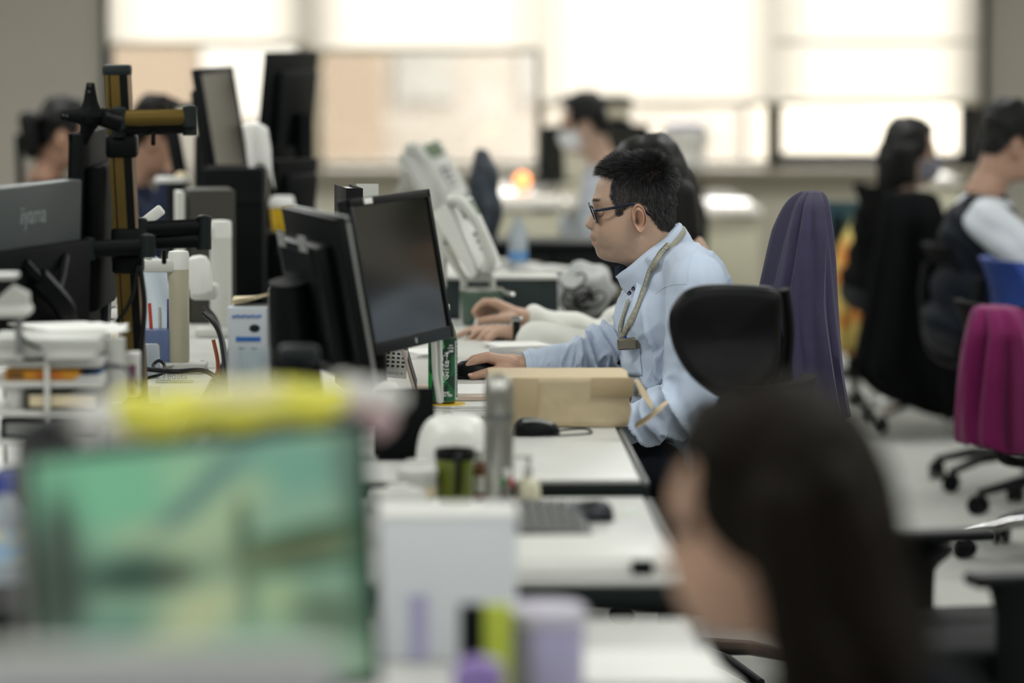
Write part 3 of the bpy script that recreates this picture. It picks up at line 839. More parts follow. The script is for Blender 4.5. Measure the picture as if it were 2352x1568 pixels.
def mouse(label, c, yaw, mat, sx=1.0, trim=None, cable=None, wheel=True):
    t = thing('computer_mouse', label, 'mouse', c, yaw, group='computer mice')
    b = B(); n = 20
    def f(u, v):
        th = v * 2 * math.pi; q = u
        a = q * math.pi / 2
        x = .052 * math.cos(th) * math.sin(a) ** .6 * (1 + .05 * math.cos(th)); y = .030 * math.sin(th) * math.sin(a) ** .6 * (1 - .08 * math.cos(2 * th))
        z = .036 * math.cos(a) ** .8 * (1 - .18 * (x / .052)) + .001
        return (x * sx, y * sx, z * sx)
    b.grid(f, 14, 40); b.build('shell', mat, t, ang=70)
    B().box((0, 0, .004 * sx), (.092 * sx, .05 * sx, .006 * sx), r=.002).build('base', m_black, t)
    if wheel: B().cyl((-.028 * sx, -.004, .030 * sx), (-.028 * sx, .004, .030 * sx), .008 * sx, n=14).build('scroll_wheel', m_dark, t)
    if trim:
        for s in (-1, 1): B().tube([(-.03, s * .017, .031), (.0, s * .022, .031), (.03, s * .020, .024)], .003, k=4).build('silver_trim', trim, t)
    if cable: 
        i = t.matrix_basis.inverted(); B().tube([i @ Vector(p) for p in cable], .0018, k=6, n=6).build('cord', m_dark, t)
    return t
mouse('black mouse under the hand of the man with glasses', (W(1092, 868, 8.82).x, 8.83, .7205), 8, m_black, 1.05)
mp_ = W(1230, 1003, 7.6)
mouse('black mouse with silver trim in front of the parcel', (mp_.x, 7.62, .7205), 12, m_black, .92, trim=m_silver,
      cable=[(mp_.x + .03, 7.63, .725), (mp_.x + .06, 7.70, .7225), (mp_.x + .105, 7.72, .7225), (mp_.x + .112, 7.64, .7225), (mp_.x + .06, 7.60, .7225), (mp_.x + .02, 7.59, .7225)])
mb_ = W(1350, 1185, 6.48)
mouse('dark blue-grey mouse on the nearer white desk', (mb_.x, 6.48, .7005), 168, M('blue-black plastic', (28, 34, 40), .3), .92)

def keyboard(label, c, yaw, mat, keym, L=.43, D=.13, rows=6, cols=18, tilt=3):
    t = thing('keyboard', label, 'keyboard', c, group='keyboards'); t.rotation_euler = (R(tilt), 0, R(yaw))
    B().box((0, 0, .009), (L, D, .016), r=.005).build('case', mat, t)
    k0 = None
    for i in range(cols):
        for j in range(rows):
            p = (-L / 2 + (i + .5) * (L - .02) / cols + .01, -D / 2 + (j + .5) * (D - .02) / rows + .01, .0195)
            if k0 is None: k0 = B().box((0, 0, 0), ((L - .02) / cols * .82, (D - .02) / rows * .82, .007), r=.0015, seg=1).build('key', keym, t); k0.location = p
            else:
                c_ = k0.copy(); COL.objects.link(c_); c_.parent = t; c_.location = p
    return t
kp = W(1262, 1222, 6.38)
keyboard('dark grey keyboard on the nearer white desk', (kp.x, 6.38, .7005), 90, m_dark, M('grey keycaps', (92, 94, 92), .6))
kw = W(1068, 985, 7.75)
keyboard('white keyboard half hidden behind the steel flask', (kw.x - .01, 7.60, .7205), 93, m_offw, m_white)
k2 = W(1130, 800, 9.75)
keyboard('pale keyboard under the hands of the person in white', (k2.x + .012, 10.09, .7205), 88, m_dark, m_offw)

def laptop(label, c, yaw, mat, keym, w=.30, d=.21, open_=112):
    t = thing('laptop', label, 'laptop', c, yaw)
    B().box((0, 0, .008), (d, w, .014), r=.004).build('base', mat, t)
    B().box((.012, 0, .0155), (d * .42, w * .88, .002)).build('keyboard_deck', keym, t)
    B().box((d * .33, 0, .0155), (d * .22, w * .3, .0015)).build('touchpad', mat, t)
    B().cyl((d * .2, -w / 2 - .0005, .008), (d * .2, -w / 2 + .003, .008), .0028, n=12).build('jack_hole', m_black, t)
    a = R(open_ - 90)
    lid = B().box((-d / 2 - math.sin(a) * d / 2, 0, .014 + math.cos(a) * d / 2), (.007, w, d), (0, math.degrees(-a), 0), r=.002).build('lid', mat, t)
    B().box((-d / 2 - math.sin(a) * d / 2 + .005, 0, .014 + math.cos(a) * d / 2), (.002, w * .94, d * .9), (0, math.degrees(-a), 0)).build('screen', m_black, lid)
    return t
m_rose = M('rose silver aluminium', (226, 206, 192), .32, metal=.55, var=.02)
lp = W(955, 903, 8.28)
laptop('rose-silver laptop behind the green tea bottle', (lp.x + .12, 8.41, .7205), 0, m_rose, m_paper, w=.24, d=.24, open_=106)

# papers at the man's place
def sheet_stack(label, c, size, yaw, n=3, mat=None, name='paper_sheets'):
    t = thing(name, label, 'paper', c, yaw)
    for k in range(n):
        B().box((random.uniform(-.006, .006), random.uniform(-.006, .006), .0012 + k * .0022), (size[0], size[1], .0018), (0, 0, random.uniform(-5, 5)), r=.0003, seg=1).build('sheet', mat or m_paper, t)
    return t
pp = W(1090, 925, 8.22); sheet_stack('white papers lying between the tea bottle and the parcel', (pp.x + .03, 8.205, .7205), (.17, .10), 4, 2)
pp = W(985, 830, 9.4); sheet_stack('white papers beyond the laptop lid', (pp.x, 9.45, .7205), (.10, .16), 20, 4)

# bottle of green tea
def tea_bottle():
    p = W(1017, 933, 8.17); t = thing('tea_bottle', 'green tea bottle with a leafy green printed label', 'bottle', (p.x, 8.19, .7285))
    r = .031
    B().lathe([(r * .8, 0), (r * .97, .004), (r * .97, .138), (r * .94, .150), (r * .62, .176), (r * .42, .186), (r * .42, .2)], n=36).build('bottle_body', m_glass, t)
    B().lathe([(r * .88, .002), (r * .9, .15), (r * .5, .176)], n=30).build('tea', M('green tea', (120, 128, 40), .1, trans=.0), t)
    B().lathe([(.0155, .19), (.0155, .21), (.014, .212)], n=24).build('cap', m_white, t)
    # label sleeve: faceted leaf print
    m = M('tea label print', (30, 130, 72), .35)
    nt = m.node_tree; N = nt.nodes; L = nt.links
    tc = N.new('ShaderNodeTexCoord'); mp = N.new('ShaderNodeMapping'); mp.inputs['Scale'].default_value = (34, 34, 26); mp.inputs['Rotation'].default_value = (.3, .5, .2)
    vo = N.new('ShaderNodeTexVoronoi'); vo.distance = 'MANHATTAN'; vo.inputs['Scale'].default_value = 1
    cr = N.new('ShaderNodeValToRGB'); cr.color_ramp.interpolation = 'CONSTANT'
    e = cr.color_ramp.elements; e[0].position = 0; e[0].color = lin((8, 52, 36)) + [1]; e[1].position = .3; e[1].color = lin((18, 122, 62)) + [1]
    for pos, c in ((.5, (40, 150, 72)), (.68, (96, 178, 112)), (.84, (14, 92, 52))):
        q = e.new(pos); q.color = lin(c) + [1]
    sp = N.new('ShaderNodeSeparateColor')
    L.new(tc.outputs['Object'], mp.inputs[0]); L.new(mp.outputs[0], vo.inputs['Vector']); L.new(vo.outputs['Color'], sp.inputs[0]); L.new(sp.outputs[0], cr.inputs[0])
    L.new(cr.outputs[0], N['Principled BSDF'].inputs['Base Color'])
    rl = r * 1.0
    lb = B().lathe([(rl, .006), (rl, .136), (rl * .985, .14)], n=48); lb.f = [f for f in lb.f if len(f) == 4]
    lo = lb.build('label', m, t)
    m_lt = M('white label print', (236, 240, 236), .4); m_dg = M('dark green print', (8, 44, 34), .4)
    def on(body, size, th0, z, mat, nm, rr=rl + .0004, bold=.0):
        v, f = text_geo(body, size, bold=bold)
        b = B().add([(rr * math.sin(th0 + q.x / rr), -rr * math.cos(th0 + q.x / rr), z + q.y) for q in v], f); b.build(nm, mat, lo, smooth=False)
    for k, ch in enumerate('オーガニック'):
        on('｜' if ch == 'ー' else ch, .0122, R(16), .106 - k * .0098, m_lt, 'lettering', bold=.0004)
    for k, ch in enumerate('有機緑茶'): on(ch, .016, R(-8), .098 - k * .019, m_lt, 'lettering', bold=.0004)
    v = [(rl + .0003) * 1 for _ in range(1)]
    ds = B(); seg = 20; cth, cz = R(34), .118
    vs = [((rl + .0003) * math.sin(cth), -(rl + .0003) * math.cos(cth), cz)]
    for k in range(seg):
        a = 2 * math.pi * k / seg; th = cth + .0092 * math.cos(a) / rl
        vs.append(((rl + .0003) * math.sin(th), -(rl + .0003) * math.cos(th), cz + .011 * math.sin(a)))
    ds.add(vs, [[0, 1 + k, 1 + (k + 1) % seg] for k in range(seg)]); ds.build('round_mark', m_dg, lo, smooth=False)
    on('国産', .0052, cth, .1245, m_lt, 'lettering', rl + .0007); on('有機茶葉', .0042, cth, .119, m_lt, 'lettering', rl + .0007); on('100%', .0062, cth, .1125, m_lt, 'lettering', rl + .0007, bold=.0002)
    on('ORGANIC', .0062, R(2), .024, m_lt, 'lettering', bold=.0002); on('GREEN TEA', .0072, R(6), .018, m_lt, 'lettering', bold=.0002)
    # fine-print strip on the right flank
    st = B(); 
    st.grid(lambda u, v: ((rl + .0003) * math.sin(R(58 + 40 * u)), -(rl + .0003) * math.cos(R(58 + 40 * u)), .008 + .126 * v), 8, 2)
    st.build('print_strip', M('pale label strip', (206, 214, 206), .4), lo)
    fp = B()
    for i in range(5):
        z = .012
        while z < .13:
            l_ = random.uniform(.004, .018); th = R(64 + i * 6.5)
            fp.box(((rl + .0006) * math.sin(th), -(rl + .0006) * math.cos(th), z + l_ / 2), (.0011, .0003, l_), (0, 0, math.degrees(th))); z += l_ + random.uniform(.001, .003)
    fp.build('fine_print', m_dark, lo, kind='stuff')
    # coaster
    c = thing('coaster', 'round yellow-topped coaster under the tea bottle', 'coaster', (p.x + .006, 8.19, .7205))
    B().lathe([(.042, 0), (.044, .002), (.044, .005)], n=32).build('rim', m_paper, c)
    B().lathe([(.043, .005), (.0425, .0072)], n=32).build('top_face', M('yellow print', (226, 190, 40), .4), c)
tea_bottle()

# coiled telephone cord hanging in front of the bottle
def coil(label, path, r=.0050, turns=46, wire=.0018):
    P = spline(path, 12); P = [Vector(p) for p in P]; n = turns * 12
    pts = []
    for i in range(n):
        s = i / (n - 1) * (len(P) - 1); k = min(int(s), len(P) - 2); c = P[k].lerp(P[k + 1], s - k)
        T = (P[k + 1] - P[k]).normalized(); u = T.orthogonal().normalized(); w_ = T.cross(u); a = 2 * math.pi * i / 12
        pts.append(c + (u * math.cos(a) + w_ * math.sin(a)) * r)
    return B().tube(pts, wire, n=5).build('coiled_cord', m_offw, label=label, cat='cord', group='coiled telephone cords')
coil('left strand of the coiled white telephone cord before the bottle', [W(995, 740, 8.135), W(997, 800, 8.13), W(1000, 860, 8.13), W(1010, 926, 8.12)], turns=62)
coil('right strand of the coiled white telephone cord before the bottle', [W(1008, 740, 8.15), W(1010, 800, 8.148), W(1011, 860, 8.146), W(1013, 922, 8.14)], r=.0046, turns=62)

# things under / behind the two monitors
cal = thing('desk_calendar', 'small white calendar card hanging below the dark screen', 'calendar', W(908, 835, 8.3))
cal.rotation_euler = (0, R(4), R(-10))
B().box((0, 0, 0), (.052, .0015, .062)).build('card', m_paper, cal)
cb = B()
for i in range(4):
    for j in range(4): cb.box((-.016 + i * .011, -.0012, .022 - j * .009), (.006, .0004, .004))
cb.build('date_print', m_dark, cal, kind='stuff')
v, f = text_geo('2024.12.10', .008); B().add(v, f, Matrix.Translation((0, -.001, -.021)) @ Matrix.Rotation(R(90), 4, 'X')).build('lettering', m_dark, cal)
bx = thing('file_box', 'olive cardboard file box behind the silver-edged monitor', 'box', (W(872, 870, 8.3).x, 8.3, .7205))
B().box((0, 0, .065), (.02, .2, .13), r=.001).build('body', M('olive board', (70, 62, 34), .7), bx); B().box((-.012, 0, .067), (.006, .2, .135), r=.001).build('spine', m_cream, bx)
nb = thing('notebook', 'white notebook with a blue spine under the calendar card', 'notebook', (W(912, 880, 8.25).x, 8.24, .7205), 8)
B().box((0, 0, .006), (.075, .11, .012), r=.002).build('pages', m_paper, nb); B().box((0, .054, .007), (.078, .006, .015), r=.001).build('spine', M('blue plastic', (36, 78, 160), .4), nb)
pw = thing('crumpled_tissue', 'crumpled white tissue between monitor and black organiser', 'tissue', W(893, 900, 7.45) - Vector((0, 0, .0)))
tb = B(); tb.ball((0, 0, 0), (.028, .026, .022), 12); tb.v = [tuple(Vector(p) * (1 + .35 * noise.noise(Vector(p) * 60))) for p in tb.v]; tb.build('tissue', m_paper, pw)
og = thing('desk_organiser', 'black leaning organiser board behind the pink packet', 'organiser', (W(930, 1000, 7.2).x, 7.22, .7205))
B().box((0, 0, .07), (.112, .018, .13), (-12, 0, 0), r=.004).build('board', m_blackm, og); B().box((0, .01, .004), (.10, .07, .008), r=.003).build('foot', m_blackm, og)
# binders standing behind the dark screen
bd = thing('ring_binder', 'black ring binder standing behind the dark screen', 'binder', (W(800, 450, 8.6).x, 8.62, .7205), 8)
hb = W(800, 428, 8.6).z - .7205
for s in (-1, 1): B().box((s * .017, 0, hb / 2), (.004, .22, hb), r=.001).build('cover', m_black, bd)
B().box((0, -.11, hb / 2), (.038, .004, hb), r=.001).build('spine', m_black, bd); B().box((0, .005, hb / 2), (.026, .2, hb - .012)).build('pages', m_paper, bd)
bd2 = thing('magazine_file', 'white magazine file with papers behind the black binder', 'file', (W(838, 440, 8.9).x, 8.92, .7205), 4)
hb = W(838, 418, 8.9).z - .7205
B().prism([(-.11, 0), (.11, 0), (.11, hb * .75), (-.11, hb)], -.025, .025, m=Matrix.Rotation(R(90), 4, 'Z') @ Matrix.Rotation(R(90), 4, 'X')).build('case', m_offw, bd2); B().box((0, 0, hb * .5), (.03, .19, hb * .96)).build('papers', m_cream, bd2)

# cables between the two near desks
for k, (c, pts) in enumerate([('black', [(1010, 955), (1040, 968), (1080, 958), (1108, 972)]), ('black', [(1012, 972), (1050, 955), (1085, 975), (1110, 960)]), ('white', [(1022, 985), (1020, 950), (1034, 944), (1040, 965)]), ('grey', [(1005, 962), (1050, 978), (1100, 966), (1116, 980)])]):
    B().tube([W(a, b, 7.9 + .02 * k) for a, b in pts], .0045, k=6).build('loose_cable', {'black': m_cable, 'white': m_wcable, 'grey': m_grey}[c], label=['upper black cable tangled behind the white keyboard', 'lower black cable tangled behind the white keyboard', 'white looped cable standing up behind the white keyboard', 'grey cable running behind the white keyboard'][k], cat='cable')
ad = W(1048, 968, 7.86); B().box((ad.x, 7.86, ad.z), (.014, .014, .016), r=.002).build('cable_plug', m_paper, label='small white square plug among the cables', cat='plug')
# ================================================================== nearer desks, right row
def on_desk(px, py, Y, z): 
    p = W(px, py, Y); return Vector((p.x, Y, z + .0005))
c = on_desk(1146, 1168, 6.65, .70)
t = thing('steel_flask', 'tall brushed-steel vacuum flask on the nearer desk', 'flask', c)
B().lathe([(.0245, 0), (.0258, .004), (.0258, .158), (.0245, .166)], n=36).build('body', m_steel, t)
B().lathe([(.0252, .166), (.0256, .170), (.0256, .205), (.0225, .222), (.017, .231), (.006, .234)], n=36).build('cup_lid', m_steel, t)
B().lathe([(.0259, .156), (.0261, .160), (.0259, .166)], n=36).build('ring', m_dmetal, t)
c = on_desk(1045, 1158, 6.72, .70)
t = thing('green_mug', 'olive green translucent mug with a black rim and handle', 'mug', c, -84)
m_olive = M('olive translucent plastic', (126, 140, 44), .15, var=.1, scale=14, trans=.25)
B().lathe([(.026, 0), (.034, .014), (.0345, .088), (.0315, .088), (.031, .016), (.02, .01)], n=32).build('bowl', m_olive, t)
B().lathe([(.0355, .078), (.036, .094), (.033, .096), (.033, .078)], n=32).build('rim', m_black, t)
B().tube([(.034, 0, .086), (.052, 0, .084), (.053, 0, .05), (.046, 0, .026), (.034, 0, .02)], [.006, .006, .0055, .005, .005], k=5).build('handle', m_black, t)
c = on_desk(1101, 1150, 6.75, .70)
t = thing('amber_bottle', 'small amber bottle with a pale cap beside the green mug', 'bottle', c)
B().lathe([(.010, 0), (.011, .004), (.011, .060), (.006, .07)], n=20).build('body', M('amber glass', (118, 62, 24), .12), t); B().lathe([(.008, .07), (.008, .09), (.006, .092)], n=18).build('cap', m_white, t)
B().lathe([(.0113, .015), (.0113, .045)], n=20).build('label', m_paper, t)
c = on_desk(1165, 1172, 6.60, .70)
t = thing('drop_bottle', 'tiny clear bottle with green and red print before the flask', 'bottle', c)
B().lathe([(.010, 0), (.0115, .004), (.0115, .05), (.006, .056)], n=20).build('body', m_glass, t)
B().lathe([(.0066, .056), (.0066, .074)], n=18).build('cap', m_white, t)
for a, cc in ((-40, (30, 130, 70)), (40, (200, 60, 60))): B().box((.0116 * math.sin(R(a)), -.0116 * math.cos(R(a)), .052), (.008, .001, .016), (0, 0, a)).build('label_patch', M('print %d' % a, cc, .4), t)
c = on_desk(1214, 1172, 6.63, .70)
t = thing('pump_bottle', 'cream lotion bottle with a clear pump', 'bottle', c)
B().lathe([(.018, 0), (.0205, .005), (.0205, .04), (.016, .05), (.009, .056)], n=26).build('body', M('cream plastic', (226, 222, 192), .4), t)
B().lathe([(.008, .056), (.008, .072), (.004, .073), (.004, .088), (.007, .089), (.007, .094)], n=16).build('pump', m_offw, t); B().box((-.012, 0, .091), (.026, .008, .006), r=.002).build('nozzle', m_offw, t)
# white bent sheet, pot and tissue pack at the left end
t = thing('dome_cover', 'white domed plastic cover behind the green mug', 'cover', (W(1045, 1090, 7.0).x, 7.02, .7205))
def dome(u, v):
    a = math.pi * (u - .5) * .98; b_ = 2 * math.pi * v; q = math.sin(math.pi * u / 2) ** .75
    return (.072 * q * math.cos(b_), .105 * q * math.sin(b_), .002 + .103 * max(0, 1 - (u ** 2.6)))
B().grid(dome, 16, 41).build('cover', m_white, t); B().tube([(.0735 * math.cos(a), .107 * math.sin(a), .006) for a in np.linspace(0, 2 * math.pi, 40)[:-1]], .004, closed=True).build('rim', m_offw, t)
t = thing('white_pot', 'white plastic pot with a lid left of the green mug', 'pot', on_desk(958, 1168, 6.68, .70))
B().lathe([(.026, 0), (.032, .01), (.034, .05), (.034, .056)], n=28).build('body', m_offw, t); B().lathe([(.036, .056), (.037, .066), (.02, .072), (.019, .080)], n=28).build('lid', m_white, t); B().lathe([(.0335, .018), (.0345, .034)], n=28).build('label', m_cream, t)
t = thing('tissue_pack', 'small white tissue pack on the desk by the pot', 'tissues', on_desk(915, 1170, 6.6, .70), 20)
B().box((0, 0, .02), (.09, .06, .04), r=.01, seg=3).build('pack', m_white, t); B().box((0, 0, .042), (.04, .012, .012), (20, 0, 0), r=.003).build('tissue', m_paper, t)
for k, (px, py, Y, cc) in enumerate([(994, 1150, 6.6, m_white), (1088, 1160, 6.55, m_cream)]):
    b = B(); b.ball((0, 0, .010), (.012, .010, .010), 10); b.v = [tuple(Vector(p) * (1 + .3 * noise.noise(Vector(p) * 90))) for p in b.v]
    o = b.build('paper_scrap', cc, label=['crumpled white scrap at the foot of the green mug', 'tiny cream scrap between mug and flask'][k], cat='scrap', loc=on_desk(px, py, Y, .70))
# papers with a black clip
t = thing('paper_folder', 'white folder of papers with a black clip on the near desk end', 'folder', (W(1345, 1300, 6.0).x, 5.985, .7005), 2)
B().box((0, 0, .010), (.262, .30, .016), r=.004).build('cover', m_paper, t); B().box((.004, 0, .021), (.25, .28, .006), r=.001).build('pages', m_white, t)
cl = B().box((.075, -.148, .012), (.034, .016, .022), r=.003).build('clip', m_black, t)
B().box((W(1440, 1155, 6.6).x, 6.58, .7013), (.022, .035, .0012)).build('sticky_note', M('pale green paper', (222, 232, 216), .7), label='pale sticky note right of the dark mouse', cat='note')
# lavender group on the nearest visible desk
m_lav = M('lavender plastic', (164, 160, 190), .35, var=.03); m_lavd = M('purple plastic', (140, 118, 180), .3)
t = thing('lavender_canister', 'wide lavender canister with a pale lid', 'canister', (W(1255, 1500, 4.95).x, 4.98, .6605))
B().lathe([(.046, 0), (.05, .006), (.0505, .105), (.049, .108)], n=36).build('body', m_lav, t); B().lathe([(.053, .106), (.054, .122), (.048, .128), (.02, .13)], n=36).build('lid', M('pale lavender', (196, 192, 206), .4), t)
t = thing('spray_bottle', 'small bottle with a purple rounded cap', 'bottle', (W(1100, 1500, 4.66).x, 4.70, .6605))
B().lathe([(.024, 0), (.026, .004), (.026, .06), (.02, .068)], n=24).build('body', m_lav, t); B().lathe([(.031, .062), (.033, .082), (.027, .100), (.012, .106)], n=24).build('cap', m_lavd, t)
t = thing('snack_carton', 'small carton with a black and a lime green half', 'carton', (W(1112, 1480, 4.9).x, 4.93, .6605))
B().box((-.016, 0, .068), (.032, .03, .136), r=.002).build('black_half', m_black, t); B().box((.018, 0, .068), (.036, .03, .136), r=.002).build('lime_half', M('lime print', (172, 186, 62), .45), t)
t = thing('white_carton', 'large pale grey-white carton with a lavender stripe', 'carton', (W(1030, 1200, 5.28).x, 5.34, .6605))
wc = W(1188, 1200, 5.28).x - W(872, 1200, 5.28).x
B().box((0, 0, .102), (wc, .11, .204), r=.006).build('body', M('pale grey carton', (206, 210, 214), .5, var=.03), t); B().box((0, 0, .206), (wc + .004, .114, .008), r=.003).build('lid', m_paper, t)
B().box((-.042, -.0558, .05), (.028, .001, .09)).build('stripe', m_lav, t)
sheet_stack('white papers at the right end of the nearest desk', (W(1480, 1490, 5.1).x + .01, 5.2, .6605), (.20, .28), 3, 4)
# near monitor's packets
y0 = bt_a.z
def packet(label, rows, mats, name, cat):
    t = thing(name, label, cat, rows[0][0])
    o = Vector(rows[0][0])
    for k in range(len(rows) - 1):
        pass
    return t
pA, pB = W(190, 1000, 4.06), W(790, 952, 4.30)
t = thing('yellow_packet', 'long yellow plastic packet lying along the near monitor top', 'packet', pA)
def roll(p0, p1, r0, r1, nm, mat, parent, sag=.0, n=18, fl=.62):
    p0 = Vector(p0) - Vector(parent.location); p1 = Vector(p1) - Vector(parent.location)
    k = 9; pts = [p0.lerp(p1, i / k) + Vector((0, 0, .004 * math.sin(i * 2.2) - sag * math.sin(math.pi * i / k))) for i in range(k + 1)]
    rr = [(r0 + (r1 - r0) * i / k) * (.55 if i in (0, k) else 1) for i in range(k + 1)]
    return B().tube(pts, rr, n=n, k=3, flat=fl, up=(.5, -.8, 0)).build(nm, mat, parent)
m_yel = M('yellow wrapper', (244, 240, 92), .4, var=.06, scale=12); m_yel2 = M('pale yellow wrapper', (238, 232, 170), .4, var=.05)
A_, B_ = W(180, 964, 4.075), W(790, 916, 4.30)
roll(A_, A_.lerp(B_, .11), .016, .024, 'white_end', m_paper, t)
roll(A_.lerp(B_, .09), A_.lerp(B_, 1), .025, .023, 'yellow_wrapper', m_yel, t)
roll(A_.lerp(B_, .40) + Vector((-.001, -.003, .006)), A_.lerp(B_, .80) + Vector((-.001, -.003, .006)), .0215, .0205, 'pale_window', m_yel2, t)
t2 = thing('pink_packet', 'white and pink paper packet drooping at the near monitor corner', 'packet', W(790, 930, 4.32))
C_, D_ = W(770, 905, 4.31), W(925, 925, 4.42)
roll(C_ + Vector((0, 0, .006)), D_ + Vector((.002, 0, .006)), .015, .012, 'white_fold', m_paper, t2)
roll(C_ - Vector((0, 0, .006)), W(900, 958, 4.42), .018, .018, 'pink_fold', M('pale pink paper', (206, 178, 174), .6, var=.06, scale=14, rgb2=(200, 196, 196)), t2)
roll(W(845, 950, 4.37), W(880, 990, 4.38), .02, .008, 'pink_corner', M('pink paper', (206, 176, 180), .6), t2)
# low grey screen at the bottom edge, black slim computer, bottle at left
t = thing('desk_screen', 'low grey desk screen crossing the bottom left edge', 'desk screen', (-.30, 3.12, .0))
zt = W(300, 1500, 3.1).z
B().box((-.05, 0, zt / 2 + .3), (.56, .03, zt - .6), r=.008).build('panel', M('grey screen cloth', (196, 197, 204), .9, bump=.3, bscale=600), t); B().box((-.05, 0, zt - .006), (.565, .036, .014), r=.005).build('top_rail', m_offw, t)
for s in (-1, 1): B().box((-.05 + s * .25, 0, .31), (.04, .04, .62), r=.006).build('post', m_grey, t)
t = thing('slim_computer', 'black slim computer standing left of the near monitor', 'computer', (W(105, 1300, 5.15).x, 5.25, .6605))
ht = W(105, 1005, 5.1).z - .66
B().box((0, 0, ht / 2), (.05, .28, ht), r=.006).build('case', m_blackm, t)
for k in range(5): B().box((0, -.141, ht * .3 + k * .012), (.036, .003, .004)).build('vent', m_dark, t)
t = thing('water_bottle', 'clear water bottle with a blue cap at the left edge', 'bottle', on_desk(14, 1335, 6.0, .66))
B().lathe([(.028, 0), (.031, .006), (.031, .10), (.028, .12), (.014, .145), (.0125, .150)], n=30).build('body', M('misty clear plastic', (186, 196, 204), .2, trans=.35), t)
B().lathe([(.0145, .150), (.0145, .182), (.013, .184)], n=26).build('cap', M('blue cap', (16, 46, 150), .35), t); B().lathe([(.0314, .04), (.0314, .095)], n=30).build('label', M('bottle label', (150, 184, 216), .4, scale=22, rgb2=(220, 206, 150)), t)
B().tube([W(55, 1075, 5.14), W(62, 1010, 5.14), W(100, 992, 5.15), W(138, 1010, 5.16), W(146, 1060, 5.16)], .012, k=5).build('headphone_band', m_black, label='black headphone band draped beside the near monitor', cat='headphones')
B().box((W(40, 1400, 5.4).x, 5.4, .70), (.10, .3, .07), r=.01).build('black_case', m_blackm, label='black zipped case at the left edge under the water bottle', cat='case')

# ================================================================== left row: tray rack and clutter
def rack():
    p = W(150, 1000, 7.0); t = thing('tray_rack', 'white three-tier tray rack on the left row', 'tray rack', (p.x, 7.08, .7205))
    L_, R_ = W(-25, 800, 7.0).x - p.x, W(238, 800, 7.0).x - p.x
    for py in (832, 878, 945, 1010):
        z = W(100, py, 7.0).z - .7205; B().box(((L_ + R_) / 2, 0, z), (R_ - L_, .24, .012), r=.004).build('tray', m_white, t)
    for px in (107,):
        z1 = W(px, 822, 6.95).z - .7205; B().box((W(px, 822, 6.95).x - p.x, -.125, z1 / 2), (.011, .008, z1), r=.003).build('front_bar', m_white, t)
    for x in (L_ + .006, R_ - .006): B().box((x, .11, .08), (.008, .01, .17), r=.002).build('rear_post', m_offw, t)
    z = W(100, 858, 7.0).z
    e = thing('orange_envelope', 'thick orange envelope on the white tray rack', 'envelope', (W(100, 870, 7.0).x, 7.06, W(100, 878, 7.0).z + .0065))
    ew = W(186, 860, 7.0).x - W(14, 860, 7.0).x
    B().box((0, 0, .010), (ew, .18, .019), r=.004).build('envelope', M('orange card', (222, 152, 30), .55, var=.06), e)
    B().box((-.048, -.0905, .010), (.030, .001, .012)).build('printed_block', M('brown print', (110, 74, 20), .6), e); B().box((.012, -.0905, .010), (.05, .001, .006)).build('printed_line', M('red print', (206, 96, 40), .6), e)
    b = thing('blue_folder', 'white folder with a blue sheet beside the orange envelope', 'folder', (W(205, 870, 7.0).x, 7.05, W(205, 878, 7.0).z + .0065))
    B().box((0, 0, .004), (.05, .16, .007), r=.002).build('cover', m_paper, b); B().box((0, .01, .010), (.046, .14, .004), (0, -8, 0)).build('sheet', M('blue sheet', (60, 100, 150), .6), b)
rack()
def tier(name, label, px0, px1, py, Y, h, mat, cat, rim=None):
    x0, x1 = W(px0, py, Y).x, W(px1, py, Y).x; z = W(100, py, Y).z + .0065
    t = thing(name, label, cat, ((x0 + x1) / 2, Y + .06, z)); B().box((0, 0, h / 2), (x1 - x0, .19, h), r=.002).build('cover', mat, t); B().box((.004, -.002, h / 2), (x1 - x0 - .012, .19, h * .6)).build('pages', rim or m_cream, t)
tier('document_file', 'dark olive document file on the middle rack tier', 60, 225, 945, 7.0, .034, M('dark olive card', (58, 56, 46), .7), 'file')
tier('document_file', 'black document file on the bottom rack tier', 5, 225, 1010, 7.0, .036, m_blackm, 'file', m_grey)
t = thing('laptop_bag', 'black laptop bag lying on the desk at the left edge', 'bag', (W(45, 1060, 6.5).x, 6.48, .6605)); B().box((0, 0, .055), (.13, .42, .11), r=.025, seg=3).build('body', m_blackm, t); B().tube([(.03, -.1, .105), (.035, -.06, .135), (.035, .06, .135), (.03, .1, .105)], .007, k=4).build('handle', m_black, t)
def clutter(name, label, cat, px, py, Y, size, mat, rot=(0, 0, 0), r=.004, extra=None, zoff=0):
    p = W(px, py, Y); b = B().box((0, 0, 0), size, rot, r=r)
    if extra: 
        t = thing(name, label, cat, p)
        b.build('body', mat, t)
        for nm, c, s, m, ro in extra: B().box(c, s, ro, r=.002).build(nm, m, t)
        return t
    return b.build(name, mat, label=label, cat=cat, loc=p)
